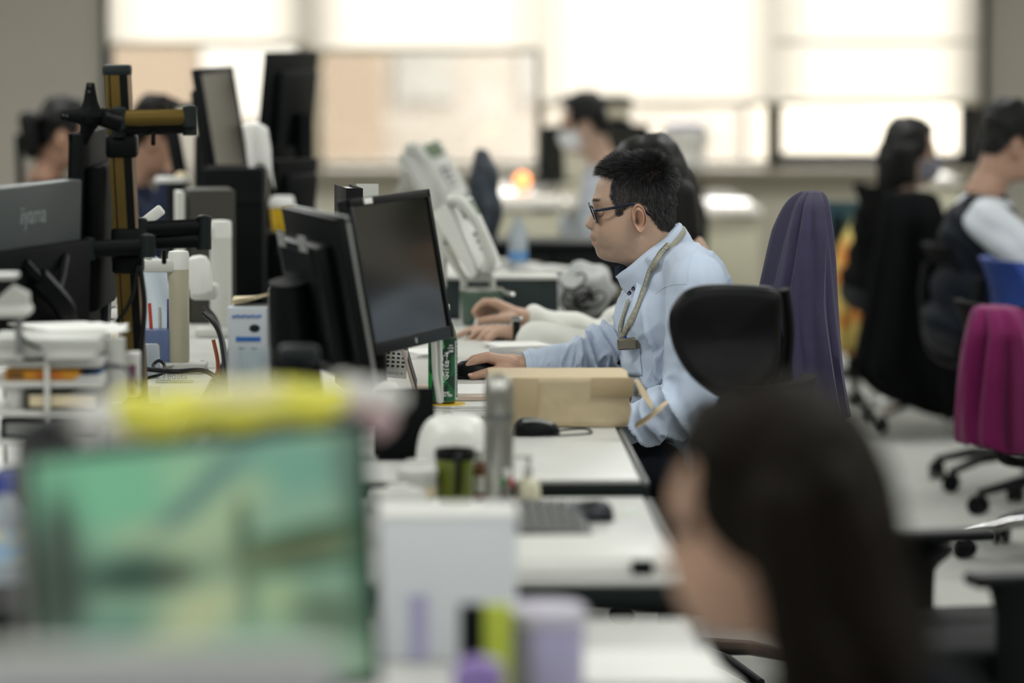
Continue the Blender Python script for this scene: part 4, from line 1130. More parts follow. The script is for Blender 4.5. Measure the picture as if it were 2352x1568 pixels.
# printer-like white box on top of the rack, paper stack, roll
t = thing('label_printer', 'grey-white label printer on the rack top', 'printer', W(110, 800, 7.02) + Vector((0, .01, .012)))
B().box((0, 0, -.004), (.20, .2, .034), r=.006).build('case', m_offw, t); B().box((.05, -.1, -.017), (.09, .012, .016), r=.003).build('slot', m_white, t); B().box((-.06, -.1, -.017), (.05, .012, .016), r=.003).build('slot', m_white, t)
t = thing('paper_pile', 'loose white papers lying over the label printer', 'paper', W(190, 762, 7.25))
for k in range(4): B().box((-.01 * k, .01 * k, -.004 + .004 * k), (.16, .2, .003), (0, -8 + 3 * k, 10 * k)).build('sheet', m_paper, t)
t = thing('paper_roll', 'upright white paper roll beside the bronze post', 'paper roll', W(256, 915, 7.1))
hz = W(256, 775, 7.1).z - W(256, 915, 7.1).z
B().lathe([(.012, 0), (.028, 0), (.028, hz * .52), (.0265, hz * .54), (.0265, hz), (.012, hz), (.010, hz - .01)], n=30).build('roll', m_offw, t); B().lathe([(.0285, hz * .5), (.0288, hz * .56)], n=30).build('band', m_grey, t)
t = thing('medicine_box', 'narrow white box with a magenta panel', 'box', W(305, 905, 7.2)); bh = W(305, 808, 7.2).z - W(305, 905, 7.2).z
B().box((0, 0, bh / 2), (.028, .05, bh), r=.003).build('carton', m_paper, t); B().box((.001, -.0255, bh * .38), (.0135, .001, bh * .68)).build('panel', M('magenta print', (128, 46, 90), .5), t)
B().box((.001, -.0262, bh * .34), (.004, .0005, bh * .3)).build('printed_line', m_lav, t)
t = thing('letter_tray', 'white rounded tray at the far left edge', 'tray', W(30, 712, 6.9))
B().box((-.01, 0, 0), (.085, .1, .020), r=.009, seg=3).build('plate', m_white, t); B().prism([(-.05, .0), (.03, 0), (.028, .03), (.0, .045)], -.03, .03, m=Matrix.Rotation(R(90), 4, 'X')).build('wedge', m_offw, t); B().box((-.02, 0, .062), (.06, .08, .010), r=.004).build('bar', m_offw, t)
B().box((.01, 0, -.045), (.012, .03, .07), r=.003).build('leg', m_grey, t)
t = thing('paper_cup', 'white crumpled cup on the lower rack tier', 'cup', (W(40, 945, 7.0).x, 7.0, W(100, 945, 7.0).z + .0185)); B().lathe([(.014, -.012), (.022, .03), (.019, .03)], n=18).build('cup', m_white, t)
# blue pen stand, clear case and cloth by the beige post
t = thing('pen_stand', 'blue translucent pen stand with pens behind the beige post', 'pen stand', on_desk(362, 830, 9.02, .72))
B().box((0, 0, .05), (.075, .06, .10), r=.004).build('cup', M('blue translucent plastic', (104, 124, 168), .3, trans=.2), t)
for k, (x, cc, h_) in enumerate([(-.03, (22, 46, 110), .17), (-.012, (200, 70, 60), .16), (.008, (200, 202, 204), .15), (.026, (40, 40, 130), .17)]):
    B().tube([(x, 0, .06), (x * 1.2 - .004, .004, h_)], .0042, n=8).build('pen', M('pen %d' % k, cc, .4), t)
t = thing('clear_case', 'clear plastic card case in front of the pen stand', 'case', on_desk(345, 850, 8.85, .72))
B().box((0, 0, .04), (.045, .03, .08), r=.008).build('case', M('frosted plastic', (206, 216, 222), .25, trans=.5), t)
b = B(); b.grid(lambda u, v: (-.045 + .09 * u + .01 * math.sin(5 * v), .012 * math.sin(9 * u + 2 * v), -.10 + .21 * v - .03 * (u - .5) ** 2 * 4), 18, 18)
b.build('plastic_bag', M('pale bluish plastic', (206, 216, 224), .35, var=.05), solid=.002, label='pale crinkled plastic bag hanging behind the bronze post', cat='bag', loc=W(352, 690, 9.3))
clutter('white_handset', 'white cordless handset behind the bronze post', 'telephone', 238, 528, 8.8, (.045, .05, .15), m_white, (0, 22, 0), extra=[('groove', (-.01, -.03, .02), (.03, .004, .006), m_grey, (0, 22, 0)), ('groove', (-.015, -.03, .0), (.03, .004, .006), m_grey, (0, 22, 0))])
t = bpy.data.objects['phone_post']; o_ = Vector(t.location); hp = W(340, 505, 9.0) - o_
B().box(hp, (.085, .04, .026), (0, -38, 0), r=.006).build('handset', m_offw, t); B().tube([hp + Vector((0, .01, -.01)), Vector((hp.x, .0, W(340, 595, 9.0).z - .72))], .008, n=8).build('cradle_stem', m_offw, t)
clutter('pale_fan_cover', 'round-cornered white cover behind the beige post', 'cover', 458, 632, 9.6, (.06, .05, .10), m_white, (0, -8, 0), r=.02)
clutter('white_router', 'white router lying behind the light grey post', 'router', 470, 668, 9.7, (.07, .1, .04), m_offw, (0, 0, 0), r=.012)
t = thing('folded_stack', 'tall stack of pale folded items left of the bronze post', 'stack', (W(232, 660, 8.8).x, 8.8, .7205))
mm_ = [m_paper, m_cream, m_offw, M('pale blue', (170, 182, 198), .6), m_cream, m_paper, m_white]
for k in range(11): B().box((.005 * (-1) ** k, 0, .0125 + .024 * k), (.075, .11, .0225), (0, 0, (-1) ** k * 6), r=.006).build('layer', mm_[k % 7], t)
t = thing('white_bottle', 'white bottle with a red stripe left of the bronze post', 'bottle', (W(254, 775, 9.0).x, 9.0, .7205)); B().lathe([(.02, 0), (.022, .02), (.02, .10), (.009, .115), (.009, .14)], n=20).build('body', m_paper, t); B().box((.010, -.0205, .07), (.008, .003, .05), (0, 15, 0)).build('stripe', M('red stripe', (200, 60, 40), .4), t)
# lettered card on the white desk
v, f = text_geo('Vedeta', .021, .0003)
lt = thing('acrylic_nameplate', 'clear acrylic plate with dark lettering on the white desk', 'nameplate', (W(400, 880, 8.72).x, 8.74, .7205))
B().box((0, 0, .002), (.085, .03, .004), r=.001).build('plate', m_glass, lt); B().add(v, f, Matrix.Translation((0, -.006, .014)) @ Matrix.Rotation(R(70), 4, 'X')).build('lettering', m_grey, lt)
clutter('white_card', 'folded white card beside the bronze post foot', 'card', 345, 912, 8.42, (.045, .002, .05), m_paper, (-20, 0, -25), r=.0005)
# cables
CB = [('thick black cable crossing the white desk', m_cable, .0055, [(300, 848, 8.5), (330, 847, 8.5), (400, 853, 8.5), (460, 850, 8.55), (490, 862, 8.55), (505, 880, 8.5)]),
      ('thin dark cable looped on the white desk', m_dark, .004, [(320, 872, 8.5), (370, 858, 8.52), (378, 840, 8.55), (366, 828, 8.56), (352, 838, 8.55), (356, 850, 8.53)]),
      ('cream cable behind the looped one', m_wcable, .004, [(330, 845, 8.9), (400, 838, 8.95), (450, 840, 9.0), (468, 850, 9.0)]),
      ('lilac cable arching at the desk corner', m_lav, .0035, [(452, 850, 9.0), (460, 832, 9.02), (470, 832, 9.02), (476, 848, 9.0)]),
      ('orange-brown cable hanging between the desk rows', M('orange cable', (150, 76, 40), .5), .0045, [(490, 780, 8.8), (500, 830, 8.8), (500, 880, 8.8)]),
      ('black cable bundle between the desk rows', m_cable, .007, [(470, 720, 9.0), (498, 750, 8.95), (512, 800, 8.9), (522, 900, 8.8)]),
      ('grey cable bundle between the desk rows', m_grey, .005, [(500, 760, 9.0), (512, 780, 8.95), (520, 840, 8.9), (532, 930, 8.8)]),
      ('black power cable dropping from the light grey post', m_cable, .005, [(470, 700, 9.6), (500, 740, 9.5), (510, 800, 9.4), (525, 880, 9.2)]),
      ('grey cord dangling over the rack', M('grey-violet cord', (96, 92, 104), .5), .003, [(238, 832, 6.9), (280, 842, 6.9), (305, 862, 6.9), (322, 885, 6.9)]),
      ('black cord on top of the label printer', m_cable, .0035, [(50, 770, 6.95), (62, 786, 6.92), (80, 795, 6.9), (96, 800, 6.9)])]
for lab, mt, r_, pts in CB: B().tube([W(*p) for p in pts], r_, k=6).build('loose_cable', mt, label=lab, cat='cable')
# printed product box with cream papers on top
t = thing('product_box', 'grey-white product box with blue print between the monitors', 'box', (W(574, 900, 7.72).x, 7.74, .7205), -4)
ph_ = W(574, 703, 7.72).z - .7205; pw_ = .079
B().box((0, 0, ph_ / 2), (pw_, .10, ph_), r=.002).build('carton', M('grey-white card', (190, 196, 202), .5), t)
m_bp = M('blue print', (38, 104, 186), .5)
tb = B()
for k in range(12): tb.box((-.028 + k * .005, -.0503, ph_ - .018 + .0008 * (k % 3 - 1)), (.0036, .0006, .006 - .001 * (k % 2)))
tb.build('printed_line', m_bp, t)
B().box((.002, -.0503, ph_ - .064), (.05, .0008, .009)).build('blue_bar', m_bp, t)
B().ball((.015, -.0503, ph_ - .042), (.011, .0008, .008)).build('printed_photo', m_dark, t)
for x, z in ((-.012, .082), (.014, .082), (-.012, .096), (.014, .096)): B().box((x, -.0503, ph_ - z), (.012, .0006, .006)).build('printed_icon', m_grey, t)
cp = thing('cream_papers', 'curled cream papers lying on the product box', 'paper', (W(585, 700, 7.74).x, 7.76, .7205 + ph_ + .001))
for k in range(3): B().grid(lambda u, v, k=k: (-.045 + .09 * u, -.05 + .1 * v, .004 + .004 * k + .014 * (u ** 2) * (1 - .3 * k) + .012 * (1 - v) * u), 8, 8).build('sheet', m_cream, cp, solid=.0015)
B().box((W(628, 800, 7.9).x, 7.9, .86), (.018, .16, .28), r=.002).build('upright_panel', m_grey, label='slim grey upright panel left of the silver-edged monitor', cat='panel')
t = thing('water_glass', 'clear tumbler in the blurred middle ground', 'glass', W(580, 905, 6.3)); zb_ = W(580, 905, 6.3).z; fb = thing('storage_box', 'grey storage box behind the yellow packet', 'box', ((W(580, 905, 6.3).x + W(686, 905, 6.4).x) / 2, 6.36, .7005)); B().box((0, 0, (zb_ - .7005) / 2 - .004), (.15, .16, zb_ - .7085), r=.004).build('body', m_grey, fb); B().box((0, 0, zb_ - .7045), (.154, .164, .007), r=.002).build('lid', m_dark, fb); B().lathe([(.022, 0), (.027, .075), (.025, .075), (.02, .005)], n=26).build('tumbler', M('cloudy glass', (190, 206, 212), .15, trans=.4), t)
t = thing('desk_camera', 'black blurred camera on a short stand', 'camera', (W(686, 905, 6.4).x, 6.4, zb_)); B().box((0, 0, .055), (.07, .05, .035), r=.012).build('head', m_dark, t); B().cyl((0, 0, 0), (0, 0, .05), .012).build('stand', m_black, t); B().lathe([(.03, 0), (.03, .008)], n=20).build('foot', m_black, t)

# ================================================================== background
t = thing('yellow_cup', 'yellow paper cup with a white lid in the background', 'cup', (W(648, 540, 11.3).x, 11.3, .9205))
s_ = 10.6 / 8820
B().lathe([(.028, 0), (.036, .07), (.036, .075)], n=24).build('cup', M('yellow cup', (226, 186, 40), .4), t); B().lathe([(.039, .072), (.039, .082), (.034, .100), (.03, .104)], n=24).build('lid', m_white, t)
t = thing('dark_file_box', 'dark olive file box with a pale side, behind the swivel arms', 'box', (W(468, 572, 10.5).x, 10.5, .7205)); h_ = W(468, 433, 10.5).z - .7205
B().box((.015, 0, h_ / 2), (.125, .2, h_), (0, 0, 8), r=.003).build('body', M('dark olive plastic', (48, 46, 38), .6), t); B().box((-.062, -.06, h_ / 2), (.02, .1, h_ * .98), (0, 0, 8), r=.002).build('pale_side', m_offw, t)
mon = [((462, 560, 12.0), (496, 232, 12.2), 'dark monitor seen edge-on right of the person in navy'), ((500, 470, 11.4), (556, 150, 11.9), 'tall dark monitor with a dim olive screen in the far cluster')]
a1, b1 = W(448, 560, 11.8), W(502, 560, 12.3); monitor(mon[0][2], (a1.x, 11.8), (b1.x, 12.3), .90, W(470, 232, 12).z - .90, lean=10, dz=.72, m_case=m_black)
a1, b1 = W(500, 560, 11.2), W(575, 560, 11.7); monitor(mon[1][2], (a1.x, 11.2), (b1.x, 11.7), 1.05, W(525, 152, 11.4).z - 1.05, lean=9, dz=.72, m_case=m_black, m_scr=M('olive dim screen', (54, 52, 40), .3))
a1, b1 = W(590, 560, 12.0), W(694, 560, 12.35); monitor('black monitor turned sideways under the blind edge', (b1.x, 12.35), (a1.x, 12.0), 1.10, .34, lean=6, dz=.72, m_case=m_black)
a1, b1 = W(610, 560, 11.6), W(700, 560, 11.8); monitor('lower black monitor of the far dark cluster', (b1.x, 11.8), (a1.x, 11.6), .86, .26, lean=6, dz=.72, m_case=m_black)
t = thing('computer_tower', 'black computer tower in the dark far cluster', 'computer', (W(540, 560, 11.0).x, 11.05, .7205)); ht = W(540, 385, 11).z - .72
B().box((0, 0, ht / 2), (.17, .3, ht), r=.006).build('case', m_blackm, t); B().box((.02, -.151, ht * .8), (.12, .003, .03)).build('drive_bay', m_black, t)
t = thing('computer_tower', 'second black tower beside the yellow cup', 'computer', (W(650, 560, 11.3).x, 11.35, .7205)); B().box((0, 0, .0995), (.12, .3, .199), r=.006).build('case', m_blackm, t); B().box((.02, -.151, .15), (.07, .003, .03)).build('drive_bay', m_dark, t)
b = B(); b.grid(lambda u, v: (-.035 + .07 * u + .02 * v, .02 * math.sin(3 * u), .055 - .12 * v - .05 * (u - .4) ** 2 * (4 if v > .5 else 1)), 10, 10)
b.build('white_cloth', m_paper, solid=.004, label='white cloth hanging from the dark monitors', cat='cloth', loc=W(586, 325, 11.0))
t = thing('white_tray', 'small white tray by the person in navy', 'tray', W(395, 412, 11.6)); B().box((0, 0, 0), (.10, .12, .015), r=.005).build('plate', m_white, t); B().ball((.03, 0, .012), (.02, .02, .012)).build('cup', m_cream, t)
t = thing('spray_can', 'brass-coloured bottle in the dark gap', 'bottle', (W(590, 660, 11.45).x - .012, 11.45, .7205)); B().lathe([(.02, 0), (.026, .02), (.024, .07), (.012, .09)], n=20).build('body', M('brass', (150, 120, 80), .3, metal=.6), t)
# dark low screen, tumbler, bottle of blue water, papers behind the hands
t = thing('low_screen', 'dark grey low desk screen with a pale top behind the tumbler', 'desk screen', (W(1150, 700, 10.55).x, 10.56, .7205)); hs = W(1150, 645, 10.5).z - .7205; ws = W(1282, 690, 10.5).x - W(1018, 690, 10.5).x
B().box((0, 0, hs / 2), (ws, .02, hs), r=.003).build('panel', M('slate screen cloth', (44, 56, 56), .85), t); B().box((0, .06, hs + .004), (ws, .16, .010), r=.003).build('top_shelf', m_offw, t)
t = thing('green_tumbler', 'sage green steel tumbler with a metal rim behind the hands', 'tumbler', on_desk(1106, 750, 10.36, .72)); rt = 50 * 10.36 / 8820; ht = W(1105, 662, 10.36).z - .72
B().lathe([(rt * .86, 0), (rt * .9, .006), (rt, ht * .9), (rt * .98, ht * .94)], n=32).build('body', M('sage enamel', (64, 84, 70), .4), t); B().lathe([(rt * 1.0, ht * .94), (rt * 1.02, ht), (rt * .9, ht)], n=32).build('rim', m_steel, t); B().tube([(rt * .6, -.01, ht), (rt * 1.2, -.02, ht - .012), (rt * 1.5, -.02, ht - .016)], .006, k=4).build('lid_tab', m_steel, t)
t = thing('blue_water_bottle', 'blurred water bottle with a blue label, centre background', 'bottle', on_desk(1190, 620, 12.6, .72)); B().lathe([(.03, 0), (.032, .01), (.032, .12), (.012, .16), (.012, .175)], n=24).build('body', M('hazy plastic', (196, 206, 214), .2, trans=.3), t); B().lathe([(.0325, .03), (.0325, .06)], n=24).build('label', M('blue label', (96, 150, 206), .4), t)
for k, (px, py, Y, sx, sy, lab) in enumerate([(1150, 580, 12.0, .16, .2, 'white papers left of the blurred water bottle'), (1250, 560, 12.4, .14, .2, 'white papers right of the blurred water bottle'), (1120, 545, 12.8, .12, .12, 'small white papers near the far end of the island')]):
    p = on_desk(px, py, Y, .72); t = thing('paper_sheets', lab, 'paper', p, 15 * k); 
    for q in range(5): B().box((.004 * q, 0, .002 + .004 * q), (sx, sy, .003), (0, 0, 4 * q)).build('sheet', m_paper, t)
t = thing('white_device', 'white blurred box glowing in the window light', 'device', on_desk(1225, 600, 11.2, .72), 8); B().box((0, 0, .025), (.10, .09, .05), (0, 0, 0), r=.008).build('case', m_white, t); B().box((0, .01, .0525), (.07, .05, .005), r=.002).build('top_plate', m_paper, t)
# dark jacket heap and orange lamp
b = B(); b.ball((0, 0, 0), (.055, .07, .175), 14); b.v = [tuple(Vector(p) * (1 + .3 * noise.noise(Vector(p) * 14))) for p in b.v]; b.build('dark_bag', M('navy nylon', (24, 34, 46), .45, bump=.5, bscale=30, rgb2=(50, 60, 72), scale=24), label='dark navy bag beyond the white telephones', cat='bag', loc=(W(1112, 430, 12.75).x, 12.75, .93))
t = thing('desk_lamp', 'small glowing orange lamp far back', 'lamp', (W(1200, 440, 16.4).x, 16.4, W(1200, 462, 15.4).z + .0005)); B().ball((0, 0, .04), .034).build('globe', M('orange glow', (255, 150, 84), .4, emit=2.2, var=0), t); B().cyl((0, 0, 0), (0, 0, .012), .02).build('stem', m_dark, t)
# far desks by the window
def fdesk(label, px0, px1, Y0, Y1, z, mat=None):
    x0, x1 = W(px0, 400, Y0).x, W(px1, 400, Y0).x
    t = thing('office_desk', label, 'desk', ((x0 + x1) / 2, (Y0 + Y1) / 2, 0)); w, d = x1 - x0, Y1 - Y0
    B().box((0, 0, z - .015), (w, d, .03), r=.004).build('tabletop', mat or m_fd, t); B().box((0, -d / 2 + .04, (z - .03) / 2), (w - .02, .03, z - .06), r=.003).build('front_panel', m_beigep, t)
    for s in (-1, 1): B().box((s * (w / 2 - .02), 0, (z - .03) / 2), (.03, d - .1, z - .03), r=.003).build('side_panel', m_beigep, t)
m_fd = M('glossy white top', (236, 232, 222), .12); m_beigep = M('beige panel', (196, 192, 168), .5)
fdesk('low beige cabinet with a glossy top under the third window', 1572, 1752, 17.6, 19.6, W(1600, 480, 17.6).z)
fdesk('far desk with a tan front below the orange lamp', 1150, 1290, 15.4, 17.2, W(1200, 462, 15.4).z)
fdesk('white side table under the rightmost window', 2140, 2212, 18.2, 19.2, W(2180, 410, 18.2).z)
t = thing('copier', 'cream and black office copier under the window', 'copier', (W(1370, 300, 18.6).x, 18.7, 0)); zt = W(1370, 215, 18.6).z; wd = W(1452, 300, 18.6).x - W(1290, 300, 18.6).x
B().box((0, 0, (zt - .12) / 2), (wd, .5, zt - .12), r=.02).build('body', M('cream casing', (196, 190, 168), .5), t); B().box((0, 0, zt - .04), (wd, .46, .05), r=.015).build('scanner_lid', m_black, t); B().box((0, -.2, zt - .14), (wd * .96, .14, .04), r=.008).build('output_slot', m_black, t); B().box((.02, -.1, zt - .085), (wd * .8, .4, .045), r=.01).build('feeder', M('pale feeder', (190, 184, 160), .5), t)
a1, b1 = W(1392, 350, 17.4), W(1492, 350, 17.5); monitor('dark grey monitor behind the man with glasses', (a1.x, 17.4), (b1.x, 17.5), W(1440, 360, 17.4).z, .145, lean=4, dz=.72, m_case=m_dark, bulge=.02)
a1, b1 = W(1256, 420, 17.0), W(1296, 420, 17.1); monitor('black monitor left of the masked man', (a1.x, 17.0), (b1.x, 17.1), W(1270, 430, 17).z + .02, .25, lean=3, dz=W(1200, 462, 15.4).z, m_case=m_dark, bulge=.02)
fdesk('far desk of the masked man', 1300, 1500, 16.9, 17.9, .72)
# pale vase-like thing and white tray on the sill
t = thing('white_stand', 'white object standing on the window sill behind the man', 'ornament', (W(1575, 390, 19.7).x, 19.75, z_sill + .03)); B().lathe([(.07, 0), (.12, .02), (.10, .10), (.13, .14), (.12, .2), (.05, .22)], n=20).build('body', m_paper, t); B().lathe([(.10, .2), (.11, .23), (.06, .24)], n=20).build('lilac_top', m_lav, t)
t = thing('grey_bag', 'grey-white plastic bag with black cables behind the man', 'bag', W(1345, 690, 10.8)); b = B(); b.ball((0, 0, .03), (.085, .07, .075), 16); b.v = [tuple(Vector(p) * (1 + .22 * noise.noise(Vector(p) * 22))) for p in b.v]; b.build('bag', M('grey plastic film', (172, 174, 172), .5, var=.1, scale=20), t)
for k in range(7):
    c0 = Vector((random.uniform(-.05, .05), -.10, random.uniform(.0, .07))); B().tube([c0 + Vector((.03 * math.cos(a + k) + .004 * a, 0, .022 * math.sin(a * 1.1 + k))) for a in np.linspace(0, 5, 12)], .0028, k=3, n=6).build('cable', m_cable, t)
t = thing('low_cabinet', 'black low cabinet closing the far end of the desk island', 'cabinet', (W(1270, 600, 13.3).x, 13.5, 0)); zc = W(1250, 566, 13.3).z; wc = W(1420, 600, 13.3).x - W(1120, 600, 13.3).x
B().box((0, 0, zc / 2), (wc, .36, zc), r=.006).build('body', m_blackm, t); B().box((0, 0, zc + .006), (wc + .01, .37, .014), r=.004).build('top', m_dark, t)
for s_ in (-1, 1): bd = B().box((s_ * wc / 4, -.185, zc / 2), (wc / 2 - .012, .014, zc - .06), r=.003).build('door', m_black, t); B().box((s_ * .03, -.196, zc * .6), (.012, .012, .09), r=.004).build('handle', m_dmetal, bd)
# ================================================================== people
KH = 8.7 / 8820.0
HX, HY = 1455.0, 500.0
_T = [  # row, front, front without nose/lips, back, half width, widest x
 (356, 1452, 1452, 1470, .010, 1462), (359, 1432, 1432, 1495, .034, 1464), (366, 1413, 1413, 1514, .052, 1467), (378, 1398, 1398, 1527, .0655, 1470),
 (394, 1387, 1387, 1536, .0735, 1474), (410, 1377, 1377, 1541, .0772, 1476), (422, 1370.5, 1370.5, 1543.5, .0785, 1477), (440, 1366.5, 1366.5, 1545.5, .079, 1477),
 (453, 1361.5, 1362, 1547, .0785, 1477), (461, 1359.3, 1361, 1547.5, .078, 1476), (470, 1361, 1362.5, 1548, .077, 1475), (480, 1362.3, 1364.5, 1548, .0765, 1474),
 (492, 1356.6, 1366, 1548, .0755, 1472), (500, 1352, 1366, 1548, .075, 1470), (507, 1347.6, 1366, 1548, .0742, 1468), (514, 1344.2, 1365.5, 1548, .0735, 1466),
 (519, 1345, 1364.5, 1548, .073, 1466), (523.5, 1348.2, 1363.5, 1548, .0725, 1466), (528, 1358.2, 1362, 1549, .072, 1466), (535, 1357.3, 1361.5, 1550, .071, 1466),
 (542, 1354.9, 1361.5, 1551, .070, 1466), (547, 1355.6, 1362, 1552, .0695, 1466), (551, 1360.5, 1363, 1553, .069, 1466), (556, 1358.2, 1363.5, 1554, .068, 1467),
 (561.5, 1359.2, 1364.5, 1555, .067, 1468), (568, 1365.3, 1367.5, 1556, .0655, 1469), (575, 1367.4, 1370, 1558, .064, 1470), (584.6, 1370.5, 1372.5, 1560, .0615, 1472),
 (591, 1375, 1375.5, 1562, .0595, 1475), (596, 1383, 1383, 1564, .0575, 1480), (600, 1396, 1396, 1566, .0565, 1488), (603, 1416, 1416, 1568, .056, 1496),
 (608, 1433, 1433, 1571, .0565, 1502), (618, 1446, 1446, 1576, .058, 1510), (635, 1455, 1455, 1584, .060, 1520), (665, 1464, 1464, 1594, .063, 1530), (700, 1476, 1476, 1606, .066, 1540)]
_T = np.array(_T, float)

HAIRPOLY = [(1383, 401), (1404, 409), (1398, 428), (1395, 446), (1405, 468), (1411, 492), (1423, 494), (1431, 480), (1447, 463), (1462, 458), (1479, 470), (1484, 486), (1497, 507), (1512, 524), (1535, 530), (1580, 520), (1580, 300), (1330, 300), (1330, 399)]
def inpoly(x, y, poly):
    c = False; j = len(poly) - 1
    for i in range(len(poly)):
        xi, yi = poly[i]; xj, yj = poly[j]
        if (yi > y) != (yj > y) and x < (xj - xi) * (y - yi) / (yj - yi) + xi: c = not c
        j = i
    return c

def head_geo(nr=120, nc=112, ear=True, neck_to=700):
    """head and neck, facing -x, origin between the ears; returns verts, faces, colour, hair mask"""
    T = _T[_T[:, 0] <= neck_to]
    s = np.linspace(0, 1, nr); arc = np.concatenate([[0], np.cumsum(np.hypot(np.diff(T[:, 0]), .35 * np.diff(T[:, 1])))]); arc /= arc[-1]
    rows = np.stack([np.interp(s, arc, T[:, k]) for k in range(6)], 1)
    V = []; C = []; Hm = []
    th = np.linspace(0, 2 * math.pi, nc, endpoint=False)
    for (py, fr, ba, bk, hw, xw) in rows:
        af, ab = (xw - ba) * KH, (bk - xw) * KH
        face = np.clip((py - 440) / 40, 0, 1)
        for a in th:
            ca, sa = math.cos(a), math.sin(a)      # a = 0 is the front
            e = .86 if ca > 0 else .92
            sx = -af if ca > 0 else ab
            x = sx * abs(ca) ** e; y = hw * (1 if sa > 0 else -1) * abs(sa) ** (.86 if ca > 0 else .95)
            if ca > 0: x *= 1 - .0 * face; y *= 1 - .05 * face * ca ** 2
            X = (xw - HX) * KH + x
            if ca > 0:
                d = (ba - fr) * KH
                wl = np.interp(py, [455, 480, 492, 507, 515, 521, 527, 535, 551, 565, 590], [.02, .0075, .0085, .0105, .013, .0145, .013, .017, .021, .02, .022])
                g = math.exp(-(abs(y) / wl) ** (2.6 if py > 505 else 2))
                X -= d * g
                ay = abs(y)
                X += .0085 * math.exp(-((ay - .032) / .014) ** 2 - ((py - 484) / 11) ** 2)          # eye socket
                X -= .0030 * math.exp(-((ay - .030) / .018) ** 2 - ((py - 460) / 7) ** 2)           # brow
                X -= .0030 * math.exp(-((ay - .046) / .016) ** 2 - ((py - 512) / 16) ** 2)          # cheek
                X += .0022 * math.exp(-((ay - .024 - (py - 520) * .00025) / .0045) ** 2) * math.exp(-((py - 535) / 14) ** 2)   # fold beside mouth
                X += .0034 * math.exp(-((ay - .0165) / .0032) ** 2 - ((py - 516) / 7) ** 2)           # wing crease
                X += .0020 * math.exp(-((ay - .024) / .006) ** 2 - ((py - 551) / 5) ** 2)           # mouth corner
            z = -(py - HY) * KH
            V.append((X, y, z))
            px = X / KH + HX; c = np.array([1., 1, 1])
            def mixc(col, k):
                nonlocal c
                c = c * (1 - k) + np.array(col) * k
            ay = abs(y)
            if ca > 0:
                mixc((1.02, .84, .80), .55 * math.exp(-(ay / .016) ** 2 - ((py - 514) / 12) ** 2))
                mixc((.80, .50, .47), .95 * (1 if 538.5 < py < 564 else 0) * math.exp(-(ay / .022) ** 4) * (px < 1372)); mixc((.30, .18, .16), .85 * math.exp(-((py - 551) / 1.6) ** 2 - (ay / .021) ** 6)); mixc((.22, .14, .12), .9 * math.exp(-((ay - .0075) / .004) ** 2 - ((py - 525.5) / 2.2) ** 2)); mixc((.56, .40, .35), .85 * math.exp(-((ay - .0165) / .0022) ** 2 - ((py - 516) / 9) ** 2))  # lip colour; mouth line, nostril and wing crease shade painted into the skin colour
                mixc((.22, .21, .20), .85 * math.exp(-((ay - .028) / .017) ** 4 - ((py - 458 + (ay - .028) * 120) / 4.2) ** 4))
                mixc((.80, .72, .68), .6 * math.exp(-((ay - .030) / .016) ** 2 - ((py - 488) / 7) ** 2))
                mixc((1.02, .90, .86), .4 * math.exp(-((ay - .045) / .02) ** 2 - ((py - 508) / 16) ** 2))
            st = 1 / (1 + math.exp(-(py - 545 + max(0, (1425 - px)) * .12) / 7)) * (px < 1475) * (1 - 1 / (1 + math.exp(-(px - 1452) / 7)))
            mixc((.62, .65, .66), .85 * st * (py < 618) * (.75 + .5 * noise.noise(Vector((X, y, z)) * 60)))
            hm = inpoly(px, py, HAIRPOLY); Hm.append(hm)
            C.append(c)
    F = []
    for i in range(nr - 1):
        for j in range(nc): F.append([i * nc + j, i * nc + (j + 1) % nc, (i + 1) * nc + (j + 1) % nc, (i + 1) * nc + j])
    F.append(list(range(nc))[::-1]); F.append([(nr - 1) * nc + j for j in range(nc)])
    if ear:
        for s_ in (-1, 1):
            o = len(V); nu, nv = 16, 48
            for i in range(nu + 1):
                u = i / nu
                for j in range(nv):
                    p = 2 * math.pi * j / nv; cx, cz = math.cos(p), math.sin(p)      # cx>0 rear, cz>0 up
                    rx = (.0165 + .0018 * cz) * (1 - .28 * max(0, -cz) ** 2); rz = .0335
                    rx *= .92 if cx < 0 else 1.05
                    q = min(u, 1.0)
                    lob = 1 / (1 + math.exp((cz * q + .55) * 14))                     # lower lobe
                    hgt = .0015 - .0100 * math.exp(-(((cx * q + .12) / .40) ** 2 + ((cz * q + .08) / .52) ** 2) ** 2) * (1 - lob)
                    hgt += .0062 * math.exp(-((q - .60) / .10) ** 2) * max(0, .35 + .65 * cx + .25 * cz) * (1 - lob)
                    hgt -= .0030 * math.exp(-((q - .78) / .07) ** 2) * (1 - lob) * max(0, .3 + cx)
                    hgt += .0042 * math.exp(-((q - .92) / .10) ** 2) * (1 - .5 * lob)
                    hgt += .0045 * math.exp(-((cx * q + .62) / .18) ** 2 - ((cz * q + .12) / .2) ** 2)   # tragus
                    hgt += .003 * lob
                    if u > .97: hgt -= .020
                    x = cx * rx * q; z = cz * rz * q
                    X = (1462.5 - HX) * KH + x + z * .10 * -1; Z = -(497 - HY) * KH + z
                    yy = .0745 + .0125 + hgt + .42 * (x + .012) * (1 if x > -.012 else .3)
                    V.append((X, s_ * yy, Z))
                    k = .8 if q < .36 and cz > -.6 else 0
                    rim = math.exp(-((q - .92) / .15) ** 2)
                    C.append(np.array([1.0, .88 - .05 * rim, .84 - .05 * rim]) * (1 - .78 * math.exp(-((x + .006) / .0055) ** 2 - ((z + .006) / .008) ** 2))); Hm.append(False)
            for i in range(nu):
                for j in range(nv): F.append([o + i * nv + j, o + i * nv + (j + 1) % nv, o + (i + 1) * nv + (j + 1) % nv, o + (i + 1) * nv + j])
